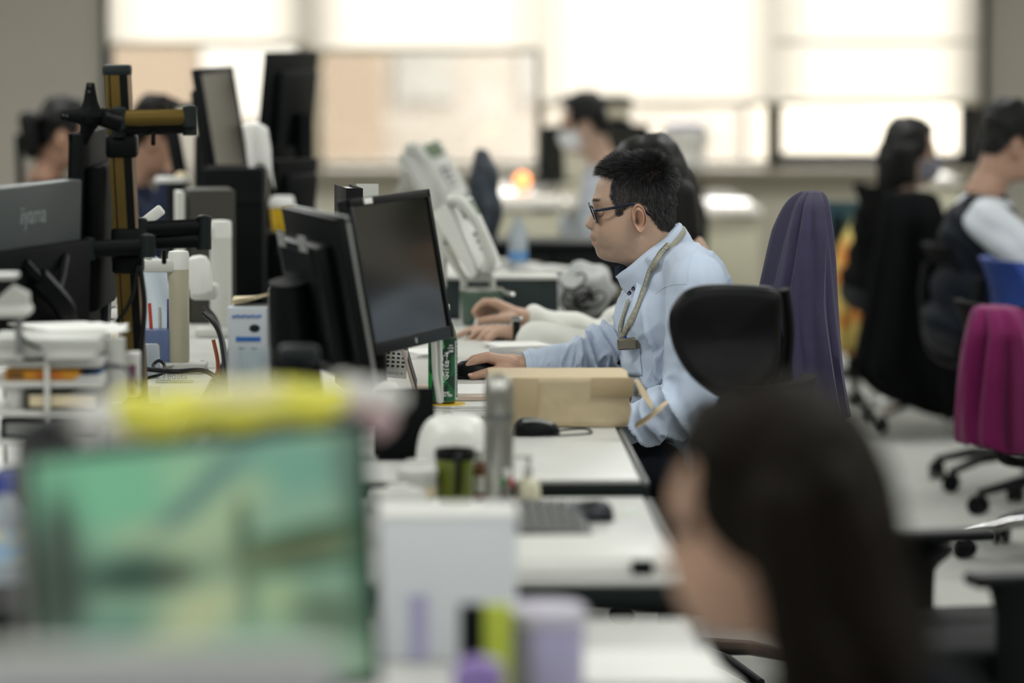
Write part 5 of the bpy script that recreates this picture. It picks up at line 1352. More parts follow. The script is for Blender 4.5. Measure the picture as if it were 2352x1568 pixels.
            F.append([o + nu * nv + j for j in range(nv)])
    return np.array(V), F, np.array(C), np.array(Hm)

HV, HF, HC, HM = head_geo()
HVl, HFl, HCl, HMl = head_geo(60, 56, ear=True, neck_to=665)

def normals_of(V, F):
    n = np.zeros_like(V)
    for f in F:
        if len(f) != 4: continue
        a, b, c, d = V[f]
        k = np.cross(c - a, d - b)
        for i in f: n[i] += k
    l = np.linalg.norm(n, axis=1); l[l == 0] = 1
    n /= l[:, None]
    out = np.sum(n * V, axis=1)
    n[out < 0] *= -1
    return n

def strands(P, D, L, w, seg=3, bend=None):
    """thin tapering ribbons from points P along directions D"""
    n = len(P); vs = np.zeros((n, (seg + 1) * 2, 3))
    side = np.cross(D, rng.normal(size=(n, 3))); side /= np.linalg.norm(side, axis=1)[:, None]
    for k in range(seg + 1):
        t = k / seg; c = P + D * (L * t)[:, None]
        if bend is not None: c = c + bend * (L * t * t)[:, None]
        ww = w * (1 - t * .85)
        vs[:, 2 * k] = c - side * ww; vs[:, 2 * k + 1] = c + side * ww
    base = (np.arange(n) * (seg + 1) * 2)[:, None]
    fs = []
    for k in range(seg):
        fs.append(base + np.array([[2 * k, 2 * k + 1, 2 * k + 3, 2 * k + 2]]))
    return vs.reshape(-1, 3), np.concatenate(fs).tolist()

def sample_surface(V, F, N, mask, n):
    tri = [(f[0], f[1], f[2]) for f in F if len(f) == 4 and all(mask[i] for i in f)] + [(f[0], f[2], f[3]) for f in F if len(f) == 4 and all(mask[i] for i in f)]
    tri = np.array(tri); a, b, c = V[tri[:, 0]], V[tri[:, 1]], V[tri[:, 2]]
    ar = np.linalg.norm(np.cross(b - a, c - a), axis=1); k = rng.choice(len(tri), n, p=ar / ar.sum())
    r1 = np.sqrt(rng.random(n)); r2 = rng.random(n)
    w = np.stack([1 - r1, r1 * (1 - r2), r1 * r2], 1)
    P = sum(w[:, i:i + 1] * V[tri[k, i]] for i in range(3)); Nn = sum(w[:, i:i + 1] * N[tri[k, i]] for i in range(3))
    return P, Nn / np.linalg.norm(Nn, axis=1)[:, None]

def Rz(a): return Matrix.Rotation(R(a), 4, 'Z')
def finger(b, pts, r):
    rr = r if hasattr(r, '__len__') else [r] * len(pts)
    for i in range(len(pts) - 1): b.cap(pts[i], rr[i], pts[i + 1], rr[i + 1], n=12)

def fold_disp(v, nr, fn):
    return v + nr * np.array([fn(p) for p in v])[:, None]

# ------------------------------------------------------------------ the man with glasses
MY = 8.70
def man():
    pel = Vector((.665, MY, .535))
    t = thing('person', 'man in a pale blue shirt and glasses working at the desk', 'person', (pel.x, pel.y, 0))
    O = Vector((pel.x, pel.y, 0)); HO = W(HX, HY, MY)
    w = lambda px, py, Y: W(px, py, Y) - O
    off = np.array(HO - O)
    # body: head and neck, hands and arms under the sleeves
    b = B()
    for s in (-1, 1): pass
    wr, kn = w(1205, 838, 8.86), w(1128, 823, 8.845)
    b.cap(w(1330, 832, 8.90), .030, wr, .0225); b.cap(wr, .023, w(1165, 832, 8.855), .022)
    for px, Y, dy in ((1122, 8.818, 0), (1120, 8.842, -2), (1124, 8.865, 2), (1132, 8.885, 6)): b.cap(w(1172, 834, (Y + 8.855) / 2), .019, w(px, 822 + dy, Y), .0125)
    finger(b, [w(1124, 821, 8.818), w(1092, 829, 8.812), w(1072, 843, 8.812), w(1059, 857, 8.812)], [.0118, .0100, .0090, .0078])
    finger(b, [w(1122, 818, 8.842), w(1088, 824, 8.842), w(1068, 838, 8.842), w(1054, 852, 8.842)], [.0118, .0100, .0090, .0078])
    finger(b, [w(1126, 822, 8.865), w(1094, 832, 8.870), w(1078, 848, 8.872), w(1068, 862, 8.872)], [.0112, .0095, .0085, .0075])
    finger(b, [w(1134, 830, 8.885), w(1108, 842, 8.895), w(1096, 854, 8.897), w(1088, 864, 8.897)], [.0105, .0085, .0078, .007])
    finger(b, [w(1176, 842, 8.838), w(1142, 852, 8.806), w(1110, 858, 8.796), w(1085, 864, 8.792)], [.0175, .0135, .0110, .0088])
    hv, hf, _ = remesh(b, .0024, 5)
    nb = B()                                         # near hand resting on the thigh, torso core
    lw = Vector((.45, 8.52, .655)) - O
    nb.cap(Vector((.55, 8.50, .665)) - O, .030, lw, .024)
    for k in range(4): finger(nb, [lw, lw + Vector((-.07, .012 * k - .02, .004)), lw + Vector((-.11, .012 * k - .02, -.004)), lw + Vector((-.135, .012 * k - .02, -.016))], [.02, .011, .009, .008])
    finger(nb, [lw, lw + Vector((-.04, .035, .0)), lw + Vector((-.07, .05, -.004))], [.018, .012, .009])
    nv, nf, _ = remesh(nb, .004, 3)
    tc = B(); tc.cap(Vector((.575, MY, .93)) - O, .07, Vector((.64, MY, .62)) - O, .10); tv, tf, _ = remesh(tc, .012, 2)
    V = [HV + off, hv, nv, tv]; F = []; o = 0
    for vv, ff in ((V[0], HF), (hv, hf), (nv, nf), (tv, tf)):
        F += [[i + o for i in q] for q in ff]; o += len(vv)
    C = np.ones((o, 3)); C[:len(HC)] = HC
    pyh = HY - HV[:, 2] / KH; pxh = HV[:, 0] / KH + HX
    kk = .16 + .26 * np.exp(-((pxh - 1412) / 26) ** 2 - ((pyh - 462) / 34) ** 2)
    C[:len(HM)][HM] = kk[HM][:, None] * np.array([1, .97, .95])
    C[len(HC):len(HC) + len(hv)] = (1.0, .90, .86)
    body = raw('body', np.concatenate(V), F, m_skin, t, colors=C)
    # eyes and nail
    for s in (-1, 1):
        c_ = Vector((off[0] + (1378 - HX) * KH, off[1] + s * .032, off[2] - (485.5 - HY) * KH))
        eo = B().ball(c_, (.0122, .0150, .0112), 14).build('eyelids', M('eyelid skin %d' % s, (172, 140, 120), .5), t)
        B().ball(c_ + Vector((-.0108, 0, -.0012)), (.0022, .0115, .0024), 10).build('eye_slit', M('dark eye %d' % s, (26, 20, 18), .2), eo)
    B().ball(w(1080, 861, 8.7875), (.006, .004, .0045), 10).build('thumb_nail', M('nail', (226, 180, 160), .25), t)
    # hair
    N = normals_of(HV, HF)
    P, Nn = sample_surface(HV, HF, N, HM, 72000)
    px = P[:, 0] / KH + HX; py = HY - P[:, 2] / KH
    top = 1 / (1 + np.exp((py - 402 - (px - 1383) * .06) / 9)); back = 1 / (1 + np.exp(-(px - 1500) / 14))
    cl = np.array([noise.noise(Vector(p) * 55) for p in P]); cl2 = np.array([noise.noise(Vector(p) * 130 + Vector((9, 3, 5))) for p in P])
    fwd = np.array([-1, 0, .18]); dn = np.array([.28, 0, -1.0])
    D = Nn * (.30 + .45 * top)[:, None] + fwd * (top * (1 - back * .75) * .95)[:, None] + dn * ((1 - top) * .75)[:, None] + np.array([.3, 0, -.35]) * (top * back)[:, None]
    D += np.stack([cl * .35, cl2 * .5, cl2 * .25], 1) + rng.normal(size=D.shape) * .13
    D /= np.linalg.norm(D, axis=1)[:, None]
    dot = np.sum(D * Nn, 1); D += Nn * np.clip(.14 - dot, 0, 1)[:, None]; D /= np.linalg.norm(D, axis=1)[:, None]
    low = np.clip((py - 440) / 70, 0, 1)
    side_ = (1 - top) * np.exp(-((px - 1425) / 34) ** 2)
    L = (.0100 * (1 - .55 * low) * (1 - .35 * side_) + .0150 * top + .003 * back) * rng.uniform(.65, 1.15, len(P)) * (1 + .25 * cl)
    fr = np.exp(-((px - 1388) / 16) ** 2) * top; L *= 1 + .35 * fr
    vs, fs = strands(P + off, D, L, .00023, 3, bend=np.array([0, 0, -.22]) * np.ones((len(P), 1)))
    grey = np.repeat(np.where(rng.random(len(P)) < .20 + .25 * side_, rng.uniform(3, 14, len(P)), rng.uniform(.4, 1.3, len(P))), 8)
    ho = raw('hair', vs, fs, m_hairm, t, colors=np.stack([grey] * 3, 1))
    # brow hairs
    bm_ = (np.abs(np.abs(HV[:, 1]) - .028) < .017) & (np.abs((HY - HV[:, 2] / KH) - 458) < 5) & (HV[:, 0] < -.06)
    P, Nn = sample_surface(HV, HF, N, bm_, 500)
    D = Nn * .12 + np.array([.25, 0, .12]) + np.sign(P[:, 1:2]) * np.array([[0, .9, 0]]); D /= np.linalg.norm(D, axis=1)[:, None]
    vs, fs = strands(P + off, D, np.full(len(P), .0055), .00016, 2); raw('eyebrows', vs, fs, m_hairm, ho, colors=np.ones((len(vs), 3)) * .6)
    # glasses
    g = thing('glasses', 'dark blue-framed glasses worn by the man', 'glasses', HO); 
    q = lambda px, py, y: Vector(((px - HX) * KH, y, -(py - HY) * KH))
    m_gl = M('navy acetate', (12, 22, 44), .3)
    for s in (-1, 1):
        ring = []
        for k in range(28):
            a = 2 * math.pi * k / 28; cx = abs(math.cos(a)) ** .8 * (1 if math.cos(a) > 0 else -1); sz = abs(math.sin(a)) ** .8 * (1 if math.sin(a) > 0 else -1)
            ly = s * (.034 + .026 * cx); pyy = 488 - 20.5 * sz
            ring.append(q(1359.5 - 7.2 * sz + (abs(ly) / .06) ** 2 * 3.5, pyy, ly))
        rim = B().tube(ring, .0017, n=6, closed=True).build('rim', m_gl, g)
        c_ = sum(ring, Vector()) / 28; B().add([c_] + ring, [[0, 1 + k, 1 + (k + 1) % 28] for k in range(28)]).build('lens', thin_glass('lens glass %d' % s, (246, 248, 250), .03), g)
        B().tube([q(1360.5, 480.5, s * .0615), q(1372, 478.5, s * .0735), q(1400, 474, s * .0785), q(1430, 467.5, s * .0795), q(1452, 464.5, s * .0795), q(1468, 470, s * .0785), q(1482, 484, s * .0765), q(1491, 490, s * .0755)], [.0028, .0036, .0031, .0029, .0029, .0028, .0032, .0034], n=8, k=3, flat=.45, up=(0, 1, 0)).build('temple', m_gl, g)
        B().tube([q(1362, 490, s * .010), q(1366, 494, s * .011)], .0025, n=8).build('nose_pad', m_glass, g)
    B().tube([q(1356, 478, -.010), q(1353.5, 475, 0), q(1356, 478, .010)], .0016, k=4).build('bridge', m_gl, g)

    # ---- shirt
    sb = B(); Y0 = MY
    def ell(x, y, z, r, rot=(0, 0, 0)): sb.ball(Vector((x, y, z)) - O, r, 18, rot=rot)
    ell(.665, Y0, .565, (.150, .180, .10)); ell(.640, Y0, .66, (.145, .172, .12)); ell(.610, Y0, .77, (.142, .170, .13)); ell(.588, Y0, .865, (.135, .172, .12)); ell(.598, Y0, .945, (.105, .155, .085))
    sb.cap(Vector((.575, Y0 - .06, .99)) - O, .055, Vector((.575, Y0 + .06, .99)) - O, .055)
    sb.cap(Vector((.585, Y0, .96)) - O, .085, Vector((.565, Y0, 1.015)) - O, .062)
    shn, eln, wrn = Vector((.618, Y0 - .180, .958)) - O, Vector((.600, Y0 - .225, .700)) - O, Vector((.500, Y0 - .19, .655)) - O
    sb.cap(Vector((.60, Y0 - .10, .985)) - O, .055, shn, .068); sb.cap(shn, .069, shn.lerp(eln, .5), .063); sb.cap(shn.lerp(eln, .5), .063, eln, .058); sb.cap(eln, .058, wrn, .045)
    shf, elf = Vector((.610, Y0 + .175, .955)) - O, Vector((.500, Y0 + .245, .778)) - O
    sb.cap(Vector((.60, Y0 + .10, .985)) - O, .055, shf, .068); sb.cap(shf, .068, elf, .056)
    sb.cap(elf, .056, w(1352, 826, 8.92), .046); sb.cap(w(1352, 826, 8.92), .046, w(1262, 830, 8.88), .036); sb.cap(w(1262, 832, 8.88), .036, w(1216, 836, 8.865), .0285)
    sv, sf, sn = remesh(sb, .0045, 9)
    def crease(q, a): return 3.2 * a * max(0, 1 - abs(noise.noise(Vector(q))) * 3.2) ** 2
    ua = (eln - shn).normalized()
    def folds(p):
        x, y, z = p; P_ = Vector(p); d = .004 * noise.noise(P_ * 8)
        n1 = .5 + .5 * noise.noise(P_ * 4 + Vector((3, 1, 7)))
        near = 1 / (1 + math.exp((y + .10) * 60)); fa = 1 / (1 + math.exp(-(y - .12) * 60)) / (1 + math.exp((z - .86) * 70)) * max(0, min(1, (x + .405) / .08))
        tor = (1 - near) * (1 - fa)
        d += tor * n1 * (crease((x * 10 + z * 2, y * 10, z * 3.2), .0065) + crease((x * 20 - z * 6, y * 16, z * 6 + 4), .0030))
        lowz = max(0, min(1, (.93 - z) / .12))
        d += near * lowz * n1 * (crease(((x + z * .45) * 15, y * 9, z * 4.2), .0085) + crease(((x - z * .5) * 22 + 5, y * 12, z * 8), .0045))
        d += near * max(0, min(1, (.78 - z) / .08)) * crease((x * 9, y * 9, (z + x * .7) * 21), .0075)
        d += fa * (crease((x * 20 + z * 9, y * 8, z * 9), .0085) + crease((x * 34 - z * 14, y * 12 + 3, z * 12), .0045)) * n1 * 1.7
        # soft pull lines from the armpit over the chest
        if y < .0:
            a_ = math.atan2(z - .86, x + .02); r_ = math.hypot(z - .86, x + .02)
            d += .0028 * math.sin(a_ * 15 + 2 * noise.noise(P_ * 6)) * math.exp(-((r_ - .08) / .05) ** 2) * (1 - near * .5)
        return d
    sv = fold_disp(sv, sn, folds)
    m_shirt = M('pale blue oxford cotton', (198, 212, 232), .8, var=.035, scale=500, bump=.25, bscale=2600, sheen=.12)
    sh = raw('shirt', sv, sf, m_shirt, t)
    bvh = BVHTree.FromPolygons([Vector(p) for p in sv], sf)
    eye = Vector((0, 0, CAMH)) - O
    def hit(px, py, lift=.002, Yd=8.5):
        d = (w(px, py, 8.7) - eye).normalized(); h = bvh.ray_cast(eye, d)
        if h[0] is None:
            p = w(px, py, 8.62); h = bvh.find_nearest(p)
        n = h[1] if h[1].dot(d) < 0 else -h[1]
        return h[0] + n * lift, n
    # cuffs
    B().tube([w(1224, 835, 8.868), w(1212, 836, 8.864), w(1201, 837, 8.861)], [.032, .0305, .030], n=22).build('cuff', m_shirt, t)
    # collar: stand + fall, swept round the neck
    def ringpts(tab, n=60):
        near = spline([W(px, py, MY) - O + Vector((0, -dy, 0)) for px, py, dy in tab], 8)
        far = spline([W(px, py, MY) - O + Vector((0, dy, 0)) for px, py, dy in tab], 8)
        return [Vector(p) for p in near[::-1]] + [Vector(p) for p in far[1:]]
    topc = ringpts([(1559, 512, 0), (1548, 520, .040), (1520, 545, .064), (1480, 574, .070), (1444, 606, .060), (1424, 622, .040), (1414, 634, .012)])
    botc = ringpts([(1571, 527, 0), (1566, 540, .048), (1543, 574, .082), (1512, 612, .092), (1486, 662, .086), (1463, 694, .056), (1428, 660, .018)])
    n_ = min(len(topc), len(botc)); rows = []
    for v in (0, .25, .5, .75, 1): rows.append([topc[i].lerp(botc[i], v) + Vector((0, 0, .004 * math.sin(math.pi * v))) for i in range(n_)])
    cb = B().add([p for r_ in rows for p in r_], [[i * n_ + j, i * n_ + j + 1, (i + 1) * n_ + j + 1, (i + 1) * n_ + j] for i in range(4) for j in range(n_ - 1)])
    cb.build('collar', m_shirt, t, solid=.0028, ang=80)
    inn = ringpts([(1555, 514, 0), (1544, 523, .036), (1516, 549, .059), (1478, 578, .064), (1446, 606, .052), (1428, 622, .032), (1420, 634, .01)])
    innb = ringpts([(1562, 545, 0), (1556, 556, .040), (1528, 590, .066), (1490, 625, .070), (1462, 648, .056), (1446, 655, .032), (1438, 660, .01)])
    n2 = min(len(inn), len(innb)); B().add(inn[:n2] + innb[:n2], [[j, j + 1, n2 + j + 1, n2 + j] for j in range(n2 - 1)]).build('collar_stand', m_shirt, t, solid=.002)
    B().grid(lambda u, v: tuple(w(1413 + 30 * u, 612 + 26 * v - 14 * u, 8.70 + .03 * (v - .5))), 4, 4).build('inner_collar', M('navy lining', (58, 64, 84), .8), t, solid=.002)
    # seams, placket, pocket, buttons
    def seam(pts, r=.0007, nm='seam'):
        P_ = []
        for i in range(len(pts) - 1):
            for k in range(10): a = k / 10; P_.append(hit(pts[i][0] * (1 - a) + pts[i + 1][0] * a, pts[i][1] * (1 - a) + pts[i + 1][1] * a, .0004)[0])
        B().tube(P_, r, n=5).build(nm, m_seam, sh)
    m_seam = M('shirt seam', (206, 216, 230), .8)
    seam([(1602, 566), (1588, 590), (1581, 620), (1581, 652)]); seam([(1505, 676), (1525, 660), (1550, 652), (1580, 652)]); seam([(1503, 640), (1506, 655), (1512, 668)]); seam([(1440, 690), (1432, 720), (1424, 760), (1418, 800), (1416, 840)])
    pk = [[hit(1423 + 47 * u + 6 * v, 793 + 70 * v, .0022)[0] for u in np.linspace(0, 1, 10)] for v in np.linspace(0, 1, 8)]
    B().add([p for r_ in pk for p in r_], [[i * 10 + j, i * 10 + j + 1, (i + 1) * 10 + j + 1, (i + 1) * 10 + j] for i in range(7) for j in range(9)]).build('pocket', m_shirt, sh, solid=.0012)
    m_btn = M('dark button', (24, 30, 52), .25)
    for px, py in ((1455, 663), (1446, 673), (1421, 830)):
        p, n = hit(px, py, .004)
        if py < 700: p = w(px, py, MY - (.071 if py < 670 else .062)); n = Vector((-.45, -.85, .25)).normalized()
        q_ = n.to_track_quat('Z', 'Y').to_matrix().to_4x4(); q_.translation = p
        bo = B().lathe([(.002, 0), (.0048, .0004), (.005, .0016), (.0042, .0022), (.003, .0016)], n=18, m=q_).build('button', m_btn, sh)
        B().box((0, .004, .0), (.0012, .008, .001), m=q_).build('buttonhole', m_btn, bo)
    # lanyard with a card holder
    ln = thing('lanyard', 'grey patterned lanyard with a small metal case round the man’s neck', 'lanyard', O)
    m_lan = M('grey ribbon', (150, 148, 132), .6, var=.05); m_dot = M('white ribbon dots', (232, 232, 224), .6)
    def ribbon(pts, nm, wd=.0078, dots=True):
        pp = []; nn = []
        sp_ = spline([(a, b, c) for a, b, c in pts], 8)
        for a, b, lf in sp_:
            p, n = hit(a, b, lf); pp.append(p); nn.append(n)
        vs = []; 
        for i in range(len(pp)):
            T = (pp[min(i + 1, len(pp) - 1)] - pp[max(i - 1, 0)]).normalized(); sd = T.cross(nn[i]).normalized()
            vs += [pp[i] - sd * wd, pp[i] + sd * wd]
        ro = B().add(vs, [[2 * i, 2 * i + 1, 2 * i + 3, 2 * i + 2] for i in range(len(pp) - 1)]).build(nm, m_lan, ln, solid=.0010)
        if dots:
            db = B()
            for i in range(2, len(pp) - 2, 3):
                T = (pp[i + 1] - pp[i - 1]).normalized(); sd = T.cross(nn[i]).normalized()
                for u, v in ((-1, -1), (1, -1), (-1, 1), (1, 1)): db.ball(pp[i] + sd * u * .0016 + T * v * .0016 + nn[i] * .0006, .0007, 4)
            db.build('dots', m_dot, ro, kind='stuff')
    B().tube([w(1574, 524, MY), w(1571, 532, MY - .04), w(1562, 545, MY - .07), w(1550, 558, MY - .086), w(1536, 574, MY - .096)], .0068, n=8, k=5, flat=.22, up=(.75, -.35, .55)).build('neck_loop', m_lan, ln)
    ribbon([(1540, 568, .012), (1531, 578, .012), (1522, 588, .012), (1506, 612, .012), (1496, 634, .010), (1486, 660, .008), (1470, 696, .004), (1456, 726, .003), (1440, 756, .003), (1431, 772, .003)], 'ribbon')
    ribbon([(1447, 690, .006), (1440, 712, .005), (1432, 738, .005), (1428, 756, .005), (1432, 772, .005)], 'ribbon')
    p, n = hit(1454, 784, .014); q_ = n.to_track_quat('Y', 'Z').to_matrix().to_4x4(); q_.translation = p
    Xa = Vector((1, 0, 0)); mm = Matrix.Translation(p) @ Matrix.Rotation(R(-4), 4, 'Z') @ Matrix.Rotation(R(-3), 4, 'Y')
    B().box((0, 0, 0), (.050, .011, .027), r=.004, seg=3, m=mm).build('card_case', M('smoky case', (128, 122, 110), .2, metal=.6), ln); B().box((-.002, -.0058, -.001), (.036, .001, .019), m=mm).build('case_window', M('grey window', (112, 108, 96), .2), ln)
    B().cyl(mm @ Vector((-.006, 0, .012)), mm @ Vector((-.006, 0, .018)), .003, n=10).build('clasp', M('blue clasp', (24, 44, 130), .3), ln)
    # trousers and shoes
    trousers(t, O, pel, Vector((-1, 0, 0)), Vector((0, -1, 0)), M('navy trousers', (22, 26, 40), .85))
    return t

def trousers(t, O, pel, fwd, left, mat, r=.082, knee_f=.40, shoe=True, ankle_z=.09):
    b = B(); pel = pel - O
    b.ball(pel + Vector((0, 0, -.01)), (.15, .17, .095), 14)
    sb = B()
    for s in (-1, 1):
        hip = pel + left * s * .09; kn = hip + fwd * knee_f + Vector((0, 0, .01)); an = Vector((kn.x, kn.y, ankle_z)) + fwd * -.02
        b.cap(hip, r, kn, r * .74, n=14); b.cap(kn, r * .74, an, r * .56, n=14)
    v, f, n = remesh(b, .012, 4)
    raw('trousers', v, f, mat, t)
    if shoe:
        for s in (-1, 1):
            an = pel + left * s * .09 + fwd * knee_f; p = Vector((an.x, an.y, .045))
            so = B(); so.cap(p - fwd * .05, .042, p + fwd * .12 - Vector((0, 0, .01)), .034); so.v = [(x, y, max(z, .003)) for x, y, z in so.v]; so.build('shoe', m_leather, t)

m_hairm = M('short black hair', (20, 20, 21), .38, var=.2, scale=500, attr='Col', spec=.55)
man()
# ------------------------------------------------------------------ other people
def figure(label, hc, pel, yaw, top, hair='short', hmat=None, head_yaw=0, tilt=0, hands=None, skin=(1, 1, 1), mask=None, vest=None, leg=None, build=1.0,
           voxel=.009, hs=1.0, fine_hands=None, sleeve_r=1.0, ears=True, arms=True):
    """seated person; hc = head centre, pel = pelvis (world); yaw 0 faces -x"""
    hc = Vector(hc); pel = Vector(pel); O = Vector((pel.x, pel.y, 0))
    t = thing('person', label, 'person', O)
    Q = Rz(yaw).to_3x3(); fwd = Q @ Vector((-1, 0, 0)); left = Q @ Vector((0, -1, 0))
    hm = Matrix.Translation(hc - O) @ Rz(yaw + head_yaw) @ Matrix.Rotation(R(-tilt), 4, 'Y') @ Matrix.Scale(hs, 4)
    hv = np.array([hm @ Vector(p) for p in HVl])
    nb = hc - O + Q @ Vector((.075, 0, -.175)); P0 = pel - O
    sh = {s: nb + Q @ Vector((.02, -s * .165 * build, -.055)) for s in (1, -1)}      # +1 = left
    hands = hands or {1: pel + fwd * .38 + left * .12 + Vector((0, 0, .22)), -1: pel + fwd * .38 - left * .12 + Vector((0, 0, .22))}
    el = {}
    for s in (1, -1):
        h = Vector(hands[s]) - O; m_ = sh[s].lerp(h, .45); L = (h - sh[s]).length
        dp = math.sqrt(max(.0, .27 ** 2 - (L * .5) ** 2)) if L < .54 else .02
        el[s] = m_ + Vector((0, 0, -dp * .85)) + left * s * (.05)
    # body
    b = B(); b.add(hv, HFl)
    b.cap(nb, .055, P0.lerp(nb, .3), .10)
    for s in (1, -1):
        h = Vector(hands[s]) - O; d = (h - el[s]).normalized(); wr = h - d * .05
        b.cap(sh[s], .035, el[s], .032); b.cap(el[s], .030, wr, .024)
        if fine_hands and s in fine_hands: continue
        sd = d.cross(Vector((0, 0, 1))); sd = sd.normalized() if sd.length > .01 else left
        b.cap(wr, .025, h + d * .02, .026)
        for k in range(4): finger(b, [h + sd * (.014 * (k - 1.5)), h + d * .055 + sd * (.015 * (k - 1.5)), h + d * .08 + sd * (.015 * (k - 1.5)) + Vector((0, 0, -.014))], [.015, .011, .009])
        finger(b, [wr + d * .01, h + sd * (-s * .035) + d * .02, h + sd * (-s * .04) + d * .05], [.018, .012, .010])
    if fine_hands:
        for s in fine_hands: fine_hands[s](b, O)
    bv, bf, _ = remesh(b, voxel * .62, 3)
    raw('body', bv, bf, m_skin, t, colors=np.ones((len(bv), 3)) * np.array(skin))
    # eyes
    for s in (-1, 1):
        c = hm @ Vector(((1373 - HX) * KH, s * .032, -(485 - HY) * KH)); B().ball(c, .0115 * hs, 8).build('eye', m_eye, t)
    # top
    c = B(); ch = nb.lerp(P0, .32); wa = nb.lerp(P0, .68)
    yw = yaw
    c.ball(ch + Vector((0, 0, -.0)), (.135 * build, .175 * build, .16), 14, rot=(0, 0, yw)); c.ball(wa, (.135 * build, .168 * build, .15), 14, rot=(0, 0, yw)); c.ball(P0 + Vector((0, 0, .02)), (.15 * build, .178 * build, .11), 14, rot=(0, 0, yw))
    c.cap(sh[1] + Vector((0, 0, .0)), .066 * build, sh[-1], .066 * build); c.cap(nb + Vector((0, 0, -.05)), .085, nb + Vector((0, 0, -.005)), .066)
    ab = c if not vest else B()
    if vest: sleeve_r = 1.13
    for s in (1, -1):
        h = Vector(hands[s]) - O; d = (h - el[s]).normalized()
        ab.cap(sh[s], .066 * build * sleeve_r, el[s], .054 * build * sleeve_r); ab.cap(el[s], .054 * build * sleeve_r, h - d * .055, .038 * build * sleeve_r)
    def fd(p): return .006 * noise.noise(Vector(p) * 9) + .004 * math.sin((p[0] + p[2]) * 60 + 4 * noise.noise(Vector(p) * 6))
    v, f, n = remesh(c, voxel, 5); raw('vest' if vest else 'top', fold_disp(v, n, fd), f, vest or top, t)
    if vest: v, f, n = remesh(ab, voxel, 5); raw('sleeves', fold_disp(v, n, fd), f, top, t)
    B().tube([nb + Q @ Vector((.062 * math.cos(a) - .01, .062 * math.sin(a), .008 + .016 * math.cos(a))) for a in np.linspace(0, 2 * math.pi, 20)[:-1]], .013, closed=True).build('collar', top, t)
    trousers(t, O, pel, fwd, left, leg or m_trous)
    # hair
    hmat = hmat or m_hair
    N = normals_of(HVl, HFl)
    if hair in ('short', 'bob'):
        g = B(); g.add([], [])
        Pm = HVl + N * (.012 + .010 * np.clip((HVl[:, 2] - .03) / .1, 0, 1))[:, None] * np.array([1 + .5 * noise.noise(Vector(p) * 30) for p in HVl])[:, None]
        msk = HMl
        fs = [q for q in HFl if len(q) == 4 and all(msk[i] for i in q)]
        use = sorted({i for q in fs for i in q}); mp = {i: k for k, i in enumerate(use)}
        inner = [HVl[i] for i in use]; outer = [Pm[i] for i in use]; n0 = len(use)
        vs = [hm @ Vector(p) for p in outer] + [hm @ Vector(p) for p in inner]
        F = [[mp[i] for i in q] for q in fs] + [[mp[i] + n0 for i in q][::-1] for q in fs]
        ed = {}
        for q in fs:
            for a_, b_ in zip(q, q[1:] + q[:1]): ed[(a_, b_)] = 1
        for (a_, b_) in list(ed):
            if (b_, a_) not in ed: F.append([mp[a_], mp[b_], mp[b_] + n0, mp[a_] + n0])
        ho = B().add(vs, F).build('hair', hmat, t, ang=80)
    if hair == 'bob':
        h = B()
        L_ = lambda x, y, z: hm @ Vector((x, y, z))
        h.ball((0, 0, 0), 1, 14, m=hm @ XF((.015, 0, .055)) @ Matrix.Diagonal((.098, .092, .105, 1)))
        for s in (-1, 1):
            h.cap(L_(.01, s * .078, .04), .032, L_(.01, s * .082, -.075), .022); h.cap(L_(.05, s * .066, .04), .038, L_(.055, s * .06, -.085), .026)
        h.cap(L_(.085, 0, .03), .045, L_(.09, 0, -.10), .04); h.cap(L_(.08, .035, .0), .04, L_(.085, .035, -.10), .032); h.cap(L_(.08, -.035, .0), .04, L_(.085, -.035, -.10), .032); h.cap(L_(-.06, .0, .115), .026, L_(-.07, .0, .095), .015)
        v, f, n = remesh(h, .007, 3); raw('bob_hair', v, f, hmat, t)
    if mask:
        mk = B()
        def mf(u, v):
            a = (u - .5) * 2 * R(78); py = 500 + 78 * v
            hw = .071 - .012 * v; ff = np.interp(py, [500, 520, 560, 578], [1350, 1341, 1350, 1372]); af = (1466 - ff) * KH
            return hm @ Vector(((1466 - HX) * KH - af * math.cos(a) ** .75 - .002, (hw + .003) * math.sin(a), -(py - HY) * KH))
        mk.grid(mf, 22, 12); mo = mk.build('face_mask', mask, t, solid=.002)
        for s in (-1, 1): B().tube([mf(.5 + s * .5, .1), hm @ Vector((0, s * .083, .0)), hm @ Vector((.03, s * .088, -.01)), mf(.5 + s * .5, .9)], .0015, k=3, n=5).build('ear_loop', mask, mo)
    return t, hm, O

m_eye = M('eye', (40, 34, 32), .2); m_trous = M('dark trousers', (24, 26, 30), .85); m_maskw = M('white mask cloth', (226, 228, 230), .7); m_maskg = M('grey mask cloth', (120, 122, 134), .7)
m_swt = M('white knit sweater', (226, 226, 218), .85, bump=.5, bscale=300, sheen=.2); m_navy = M('navy shirt cloth', (20, 34, 62), .85); m_bl = M('black hooded cloth', (9, 10, 11), .9, spec=.1)
m_gsh = M('pale grey shirt', (190, 196, 206), .8); m_vest = M('navy padded vest', (12, 18, 28), .7, bump=.4, bscale=60, spec=.2); m_wsh = M('white shirt', (214, 220, 226), .8); m_dnav = M('dark navy knit', (8, 12, 16), .9, bump=.3, bscale=400, spec=.1)

